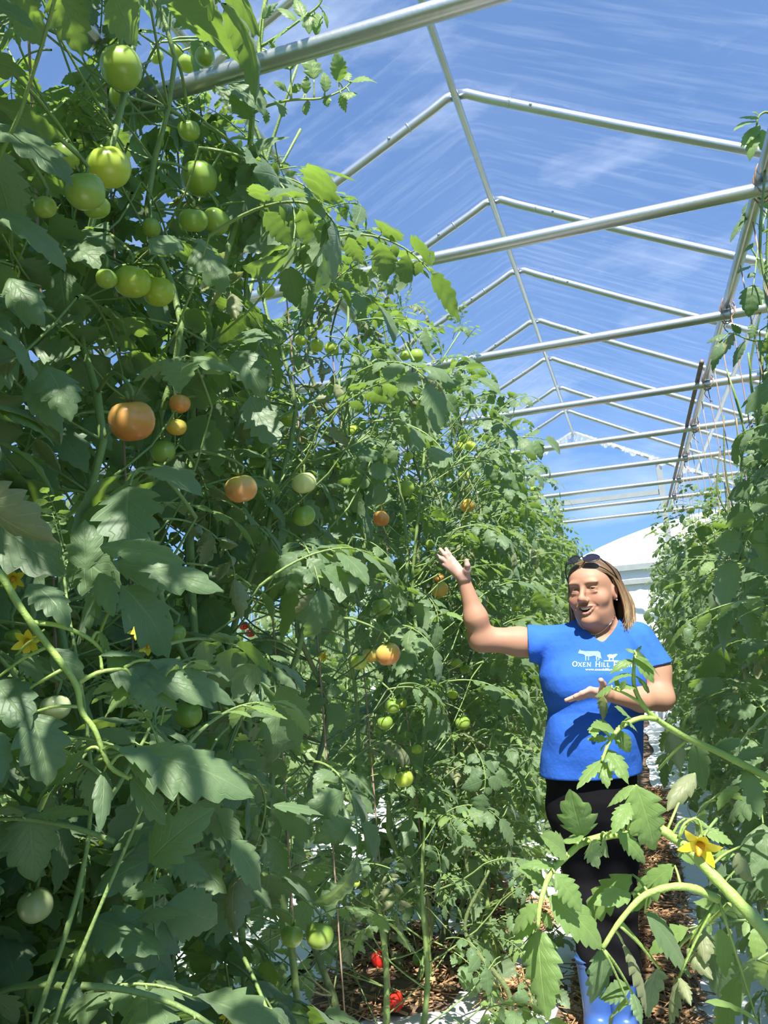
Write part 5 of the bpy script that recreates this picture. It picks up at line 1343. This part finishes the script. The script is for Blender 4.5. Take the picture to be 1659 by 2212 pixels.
# --- blue rubber boots
M_BOOT = simple('blue_rubber', (.05, .12, .36), .35, noise=.1, spec=.5)
for bx in (1290, 1345):
    q = W(bx, 2150, YP); bxx = q[0]
    fbt = Field((bxx - .12, YP - .28, -.01), (bxx + .12, YP + .14, .36), .0045)
    fbt.cone((bxx, YP + .0, .30), (bxx, YP + .01, .10), .060, .052, .02); fbt.cone((bxx, YP + .02, .07), (bxx, YP - .13, .055), .052, .046, .03); fbt.cone((bxx, YP - .10, .05), (bxx - .005, YP - .19, .04), .047, .036, .02)
    for zz_ in (.30, .285): fbt.ell((bxx, YP, zz_), (.066, .066, .006), None, .003)
    fbt.ell((bxx, YP, .36), (.05, .05, .06), None, .004, 'cut')
    V, F = fbt.mesh(); V[:, 2] = np.maximum(V[:, 2], .045)
    bt = obj('boot', quad_mesh('boot', V - porg, F, [M_BOOT]), person); bt['label'] = 'blue rubber boot'
    so = MB(); th = np.linspace(0, 2 * math.pi, 24, endpoint=False); vv = []
    for zz_ in (.030, .052):
        for q_ in th: vv.append((bxx + .052 * math.cos(q_), YP - .075 + .145 * math.sin(q_), zz_))
    so.add(vv, [(j, (j + 1) % 24, 24 + (j + 1) % 24, 24 + j) for j in range(24)] + [tuple(range(23, -1, -1)), tuple(range(24, 48))])
    so.v = [so.v[0] - porg]; obj('sole', so.mesh('sole', [M_BLACK]), bt)
# --- eyes and teeth
M_EYE = simple('eye_white', (.75, .72, .70), .2); M_IRIS = simple('iris', (.05, .035, .02), .15); M_TOOTH = simple('teeth', (.80, .76, .68), .25)
for s in (-1, 1):
    mb = MB(); c = Hh(s * .0307, .0775, .0062 + FZ); R = .0122 * HSC; look = nz(CAM + np.array([0, 0, 0]) - c); v = []; nr, ns = 10, 16
    ux = nz(np.cross(look, (0, 0, 1))); uy = np.cross(ux, look); f = []; mi = []
    for i in range(nr + 1):
        a = math.pi * i / nr
        for j in range(ns):
            b = 2 * math.pi * j / ns; v.append(c + R * (look * math.cos(a) + (ux * math.cos(b) + uy * math.sin(b)) * math.sin(a)))
    for i in range(nr):
        ff = [(i * ns + j, (i + 1) * ns + j, (i + 1) * ns + (j + 1) % ns, i * ns + (j + 1) % ns) for j in range(ns)]
        f += ff; mi += [1 if i < 2 else 0] * ns
    mb.add(np.array(v) - porg, f); mb.m = mi
    obj('eye', mb.mesh('eye', [M_EYE, M_IRIS]), body)
mb = MB(); v = []; f = []
for i in range(13):
    u = -1 + 2 * i / 12
    for zz_ in (-.0535, -.0580, -.0640 + .0015 * abs(math.sin(i * math.pi / 2))):
        v.append(Hh(u * .0242, .0958 - .0140 * u * u, zz_ + FZ + .0075 * u * u))
for i in range(12):
    for j in range(2): a = i * 3 + j; f.append((a, a + 3, a + 4, a + 1))
obj('teeth', MB().add(np.array(v) - porg, f).mesh('teeth', [M_TOOTH]), body)
# --- hair
m_hair, t_ = mat('hair')
tcn = N(t_, 'ShaderNodeTexCoord'); spz = N(t_, 'ShaderNodeSeparateXYZ'); L(t_, tcn.outputs['Object'], spz.inputs[0])
zt = float(HO[2]); mr = N(t_, 'ShaderNodeMapRange', **{'From Min': zt + .10, 'From Max': zt - .10}); L(t_, spz.outputs[2], mr.inputs[0])
rn = N(t_, 'ShaderNodeNewGeometry'); ad = N(t_, 'ShaderNodeMath', operation='MULTIPLY_ADD'); L(t_, rn.outputs['Random Per Island'], ad.inputs[0]); ad.inputs[1].default_value = .55; ml = N(t_, 'ShaderNodeMath', operation='MULTIPLY'); L(t_, mr.outputs[0], ml.inputs[0]); ml.inputs[1].default_value = .50; L(t_, ml.outputs[0], ad.inputs[2])
ra = N(t_, 'ShaderNodeValToRGB'); L(t_, ad.outputs[0], ra.inputs[0]); ra.color_ramp.elements[0].color = (.085, .048, .027, 1); ra.color_ramp.elements[1].color = (.50, .36, .20, 1); e_ = ra.color_ramp.elements.new(.55); e_.color = (.19, .118, .062, 1)
pp = N(t_, 'ShaderNodeBsdfPrincipled', Roughness=.38); L(t_, ra.outputs[0], pp.inputs['Base Color']); o_ = N(t_, 'ShaderNodeOutputMaterial'); L(t_, pp.outputs[0], o_.inputs[0])
rgH = np.random.default_rng(21); mb = MB()
fc = Field(HO - .17, HO + .17, .0035)
fc.ell(Hh(0, -.014, .038), np.array((.081, .099, .079)) * HSC, HR, 0)
for s in (-1, 1): fc.cone(Hh(s * .062, -.03, .01), Hh(s * .060, -.035, -.10), .030, .026, .03)
fc.cone(Hh(0, -.07, .0), Hh(0, -.065, -.105), .05, .04, .04)
V, F = fc.mesh(); q = (V - HO) @ HR / HSC; qc = q[F].mean(1)
keep = (qc[:, 1] < .010 + .35 * np.maximum(0, qc[:, 2] - .03)) | (qc[:, 2] > .096 - .10 * np.abs(qc[:, 0] + .004) - .9 * np.maximum(0, .055 - qc[:, 1]))
keep &= ~((np.abs(qc[:, 0]) > .06) & (qc[:, 1] > -.024) & (qc[:, 2] < .028))
F = F[keep]; us = np.unique(F); mp_ = -np.ones(len(V), int); mp_[us] = np.arange(len(us)); mb.add(V[us] - porg, mp_[F])
ec = np.array([0, -.014, .038]); er = np.array([.084, .102, .083])
for k in range(640):
    s = 1 if rgH.uniform() < .55 else -1
    y0 = rgH.uniform(-.095, .072)
    j = rgH.normal(0, .004)
    def on(a, y):                      # on the scalp: angle a from the parting, at depth y
        rr = math.sqrt(max(.02, 1 - ((y - ec[1]) / er[1]) ** 2)); return np.array([s * er[0] * rr * math.sin(a) - .004 * math.cos(a), y, ec[2] + er[2] * rr * math.cos(a)])
    lift = rgH.uniform(1.0, 1.035)
    P = [on(.02 + rgH.uniform(0, .08), y0), on(.5, y0 * .96 - .002), on(.95, y0 * .84 - .008), on(1.4, y0 * .55 - .026)]
    P = [ec + (p - ec) * lift for p in P]
    yb = y0 * .38 - .034 + j; out = .086 + rgH.uniform(-.006, .010) + (.010 if s > 0 else 0)
    P += [np.array([s * (out + .002), yb, -.030]), np.array([s * (out + .004), yb + rgH.normal(0, .004), -.080]), np.array([s * (out - .002 + rgH.normal(0, .006)), yb + rgH.normal(0, .006) + .008, -.128 + rgH.uniform(-.016, .018)])]
    if abs(y0) > .085 or rgH.uniform() < .12:      # hair at the back of the neck
        x0 = rgH.uniform(-.07, .07); P = [np.array([x0 * .6, -.05, .105]), np.array([x0 * .95, -.095, .07]), np.array([x0, -.113, .0]), np.array([x0, -.105, -.07]), np.array([x0 * 1.05, -.09, -.13 + rgH.uniform(-.015, .015)])]
    C = np.array([Hh(*p) for p in spline(P, 15)]) - porg
    w = rgH.uniform(.0016, .0032)
    mb.tube(C, w * np.array([.5, .8] + [1] * 10 + [.8, .55, .15]), 4, 0, False)
obj('hair', mb.mesh('hair', [m_hair]), person)['label'] = 'shoulder-length blonde brown hair parted near the middle'
# --- necklace and earrings
M_SILVER = simple('silver', (.85, .84, .80), .2, metal=1.0)
pts = [W(1242, 1330, 3.09), W(1250, 1344, 3.06), W(1262, 1360, 3.005), W(1282, 1371, 2.985), W(1303, 1362, 3.005), W(1322, 1343, 3.06), W(1329, 1328, 3.09)]
def to_skin(p):
    d = nz(p - CAM); hit = [r for r in [BVH.ray_cast(Vector(CAM - porg), Vector(d))] if r[0] is not None]
    return (np.array(hit[0][0]) + porg - d * .002) if hit else p
from mathutils.bvhtree import BVHTree
BVH = BVHTree.FromPolygons([tuple(v) for v in (np.concatenate(BV) - porg)], [tuple(int(i) for i in f) for f in BF[0]])
pts = [to_skin(p) for p in spline(pts, 26)]
mb = MB(); mb.tube(np.array(pts) - porg, .0009, 5, 0)
for p in pts[::2]:
    mb.tube(np.array([p - porg + (0, -.001, .0014), p - porg + (0, -.001, 0), p - porg + (0, -.001, -.0014)]), [.0006, .0016, .0006], 6)
nk = obj('necklace', mb.mesh('necklace', [M_SILVER]), person); nk['label'] = 'fine silver chain necklace with a small pendant'
pc_ = pts[13] - porg + np.array([0, -.003, 0]); mb = MB()
mb.add([pc_ + (0, 0, .001), pc_ + (-.0055, -.0005, -.012), pc_ + (.0055, -.0005, -.012), pc_ + (0, -.003, -.008), pc_ + (0, -.001, -.015)], [(0, 1, 3), (0, 3, 2), (1, 4, 3), (3, 4, 2)])
obj('pendant', mb.mesh('pendant', [M_SILVER], False), nk)
for s in (-1, 1):
    c = Hh(s * .080, .004, -.026) - porg; mb = MB(); mb.tube([c - hs * .003 * s, c, c + hs * .0035 * s], [.002, .0036, .001], 10)
    obj('earring', mb.mesh('earring', [M_SILVER]), person)
# --- sunglasses pushed up on the hair
M_LENS = simple('dark_lens', (.015, .013, .022), .08, spec=.8); M_FRAME = simple('dark_frame', (.02, .016, .018), .25)
sg = tag(empty('sunglasses', tuple(Hh(0, .050, .097))), 'dark sunglasses pushed up on top of the hair', 'sunglasses')
so_ = Hh(0, .050, .097)
tl = math.radians(48); gf = nz(hf * math.cos(tl) + hu * math.sin(tl)); gu = nz(np.cross(hs, gf)); gu = gu if gu @ hu > 0 else -gu
def Gp(x, y, z): return hs * x + gf * y + gu * z
for s in (-1, 1):
    th = np.linspace(0, 2 * math.pi, 28, endpoint=False); rim = []
    for q in th: rim.append(Gp(s * .032 + .0275 * math.cos(q) * (1 + .08 * s * math.cos(q)), .035 - 3.6 * (s * .032 + .027 * math.cos(q)) ** 2, .006 + .0195 * math.sin(q) + .004 * s * math.cos(q)))
    rim = np.array(rim); cen = rim.mean(0) + gf * .003
    ln_ = MB(); ln_.add(np.vstack([rim, cen]), [(j, (j + 1) % 28, 28) for j in range(28)]); obj('lens', ln_.mesh('lens', [M_LENS]), sg)
    obj('rim', MB().tube(np.vstack([rim, rim[:1]]), .0019, 6, 0, False).mesh('rim', [M_FRAME]), sg)
    ho = rim[0] if s > 0 else rim[14]
    tip = Hh(s * .090, -.012, .035) - so_
    obj('temple', MB().tube(spline([ho, (ho * .55 + tip * .45) + hs * s * .010, tip, tip + hu * -.028 - hf * .012], 14), [.0024] * 10 + [.0022, .002, .0018, .0016], 6).mesh('temple', [M_FRAME]), sg)
obj('bridge', MB().tube(spline([Gp(-.0075, .036, .006), Gp(0, .039, .011), Gp(.0075, .036, .006)], 7), .002, 6).mesh('bridge', [M_FRAME]), sg)

# --- print on the shirt: lettering, address line, ox
M_PRINT = simple('white_print', (.78, .80, .86), .8)
M_PRINT2 = simple('faint_print', (.22, .32, .62), .85)


sme = shirt.data
SB = BVHTree.FromPolygons([tuple(v.co) for v in sme.vertices], [tuple(p.vertices) for p in sme.polygons])
def on_shirt(px_, py_, lift=.0040):
    p = W(px_, py_, 2.9) - porg
    h = SB.ray_cast(Vector((p[0], -.6, p[2])), Vector((0, 1, 0)))
    y = h[0][1] if h[0] is not None else -.14
    return np.array([p[0], y - lift, p[2]])
def strokes_to(mb, strokes, ox, oy, w, h, slope):
    """strokes: (x0,y0,x1,y1,width) in a unit box, y up"""
    for x0, y0, x1, y1, sw in strokes:
        n = 3
        a = np.array([x0 * w, -y0 * h]); b = np.array([x1 * w, -y1 * h]); d = b - a; l = np.hypot(*d) + 1e-9; nn = np.array([-d[1], d[0]]) / l * sw * h / 2
        v = []
        for k in range(n + 1):
            c = a + d * k / n
            for sg_ in (-1, 1): q = c + nn * sg_; v.append(on_shirt(ox + q[0], oy + q[1] + slope * (ox + q[0] - 1234)))
        mb.add(v, [(2 * k, 2 * k + 1, 2 * k + 3, 2 * k + 2) for k in range(n)])
TH, TN = .17, .09
def ring(cx_, cy_, rx, ry, a0=0, a1=360, n=14, wf=(TN, TH)):
    o = []; A = [math.radians(a0 + (a1 - a0) * i / n) for i in range(n + 1)]
    for p, q in zip(A[:-1], A[1:]): m = (p + q) / 2; o.append((cx_ + rx * math.cos(p), cy_ + ry * math.sin(p), cx_ + rx * math.cos(q), cy_ + ry * math.sin(q), wf[0] + (wf[1] - wf[0]) * abs(math.cos(m))))
    return o
def serif(x, y, l=.13): return [(x - l, y, x + l, y, .07)]
GL = {
    'O': ring(.5, .5, .44, .46), 'X': [(.1, 1, .85, 0, TH), (.85, 1, .1, 0, TN)] + serif(.12, .98) + serif(.85, .98, .1) + serif(.1, .02, .1) + serif(.86, .02),
    'E': [(.2, 0, .2, 1, TH), (.2, .97, .8, .97, TN), (.2, .52, .65, .52, TN), (.2, .03, .82, .03, TN), (.8, .97, .8, .82, .06), (.82, .03, .82, .2, .06)],
    'N': [(.15, 0, .15, 1, TN), (.15, 1, .85, 0, TH), (.85, 0, .85, 1, TN)] + serif(.13, .98) + serif(.15, .02) + serif(.85, .98),
    'H': [(.18, 0, .18, 1, TH), (.82, 0, .82, 1, TH), (.18, .5, .82, .5, TN)] + serif(.18, .98) + serif(.18, .02) + serif(.82, .98) + serif(.82, .02),
    'I': [(.5, 0, .5, 1, TH * 1.0)] + serif(.5, .98, .3) + serif(.5, .02, .3), 'L': [(.2, 0, .2, 1, TH), (.2, .03, .85, .03, TN), (.85, .03, .85, .22, .06)] + serif(.2, .98),
    'F': [(.2, 0, .2, 1, TH), (.2, .97, .82, .97, TN), (.2, .52, .66, .52, TN), (.82, .97, .82, .8, .06)] + serif(.2, .02),
    'A': [(.1, 0, .5, 1, TN), (.5, 1, .9, 0, TH), (.27, .35, .73, .35, TN)] + serif(.1, .02, .1) + serif(.9, .02, .1),
    'R': [(.2, 0, .2, 1, TH), (.2, .97, .5, .97, TN), (.2, .48, .5, .48, TN), (.45, .48, .92, 0, TH)] + ring(.5, .725, .28, .245, -90, 90, 8) + serif(.2, .02),
    'M': [(.1, 0, .16, 1, TN), (.16, 1, .5, .05, TH), (.5, .05, .84, 1, TN), (.84, 1, .9, 0, TH)] + serif(.1, .02, .1) + serif(.9, .02, .1)}
word = MB(); xcur = 1234.0
lay = [('O', 12.5, 11), ('X', 10.5, 8.8), ('E', 8.6, 8.8), ('N', 11, 8.8), (' ', 7.5, 0), ('H', 13, 11), ('I', 4.8, 8.8), ('L', 8.2, 8.8), ('L', 8.2, 8.8), (' ', 6, 0), ('F', 10, 11), ('A', 10, 8.8), ('R', 9.6, 8.8), ('M', 13, 8.8)]
for ch, adv, hgt in lay:
    if ch != ' ': strokes_to(word, GL[ch], xcur, 1441.0, adv - 1.4, hgt, .012)
    xcur += adv
obj('lettering', word.mesh('lettering', [M_PRINT], False), shirt)
fcu = bpy.data.curves.new('address', 'FONT'); fcu.body = 'www.oxenhillfarm.com'; fcu.size = 1.0
fo = bpy.data.objects.new('address', fcu); COL.objects.link(fo); bpy.context.view_layer.update()
tm = bpy.data.meshes.new_from_object(fo.evaluated_get(bpy.context.evaluated_depsgraph_get())); bpy.data.objects.remove(fo)
tv = np.array([v.co[:] for v in tm.vertices]); sx = 80.5 / (tv[:, 0].max() - tv[:, 0].min()); sy = 7.4
for v in tm.vertices: v.co = Vector(on_shirt(1263 + (v.co.x - tv[:, 0].min()) * sx, 1449.5 - v.co.y * sy + .012 * (v.co.x * sx), .0042))
tm.materials.append(M_PRINT); obj('address_line', tm, shirt)
def shape(polys, m, name):
    mb = MB()
    for pl in polys:
        pl = np.array(pl, float); c = pl.mean(0); v = [on_shirt(*c)] + [on_shirt(*q) for q in pl]; n = len(pl)
        mb.add(v, [(0, 1 + j, 1 + (j + 1) % n) for j in range(n)])
    obj(name, mb.mesh(name, [m], False), shirt)
shape([[(1249, 1406), (1262, 1408), (1278, 1408), (1290, 1408), (1295, 1411), (1296, 1417), (1298, 1425), (1295, 1421), (1293, 1418), (1289, 1419), (1282, 1418), (1272, 1420), (1263, 1419), (1258, 1415), (1252, 1414), (1246, 1413), (1246, 1410)],
       [(1261, 1418), (1264, 1418), (1264, 1429), (1262, 1429)], [(1268, 1419), (1270, 1419), (1270, 1428), (1268, 1428)], [(1285, 1418), (1289, 1418), (1288, 1423), (1289, 1430), (1287, 1430), (1285, 1423)], [(1290, 1418), (1294, 1418), (1293, 1428), (1291, 1428)],
       [(1247, 1407), (1250, 1404), (1250.6, 1405), (1249, 1407.5)]], M_PRINT2, 'ox_print')
shape([[(1310, 1417), (1316, 1415), (1322, 1416), (1329, 1414.5), (1333, 1415), (1330, 1418), (1327, 1421), (1324, 1423), (1317, 1423), (1312, 1421)], [(1314, 1422), (1316, 1422), (1316, 1427), (1314, 1427)], [(1322, 1422), (1324, 1422), (1324, 1427), (1322, 1427)],
       [(1303, 1428.5), (1318, 1427.8), (1335, 1428.6), (1356, 1429.5), (1356, 1430.6), (1335, 1430.4), (1318, 1430.2), (1303, 1430)]], M_PRINT, 'field_print')
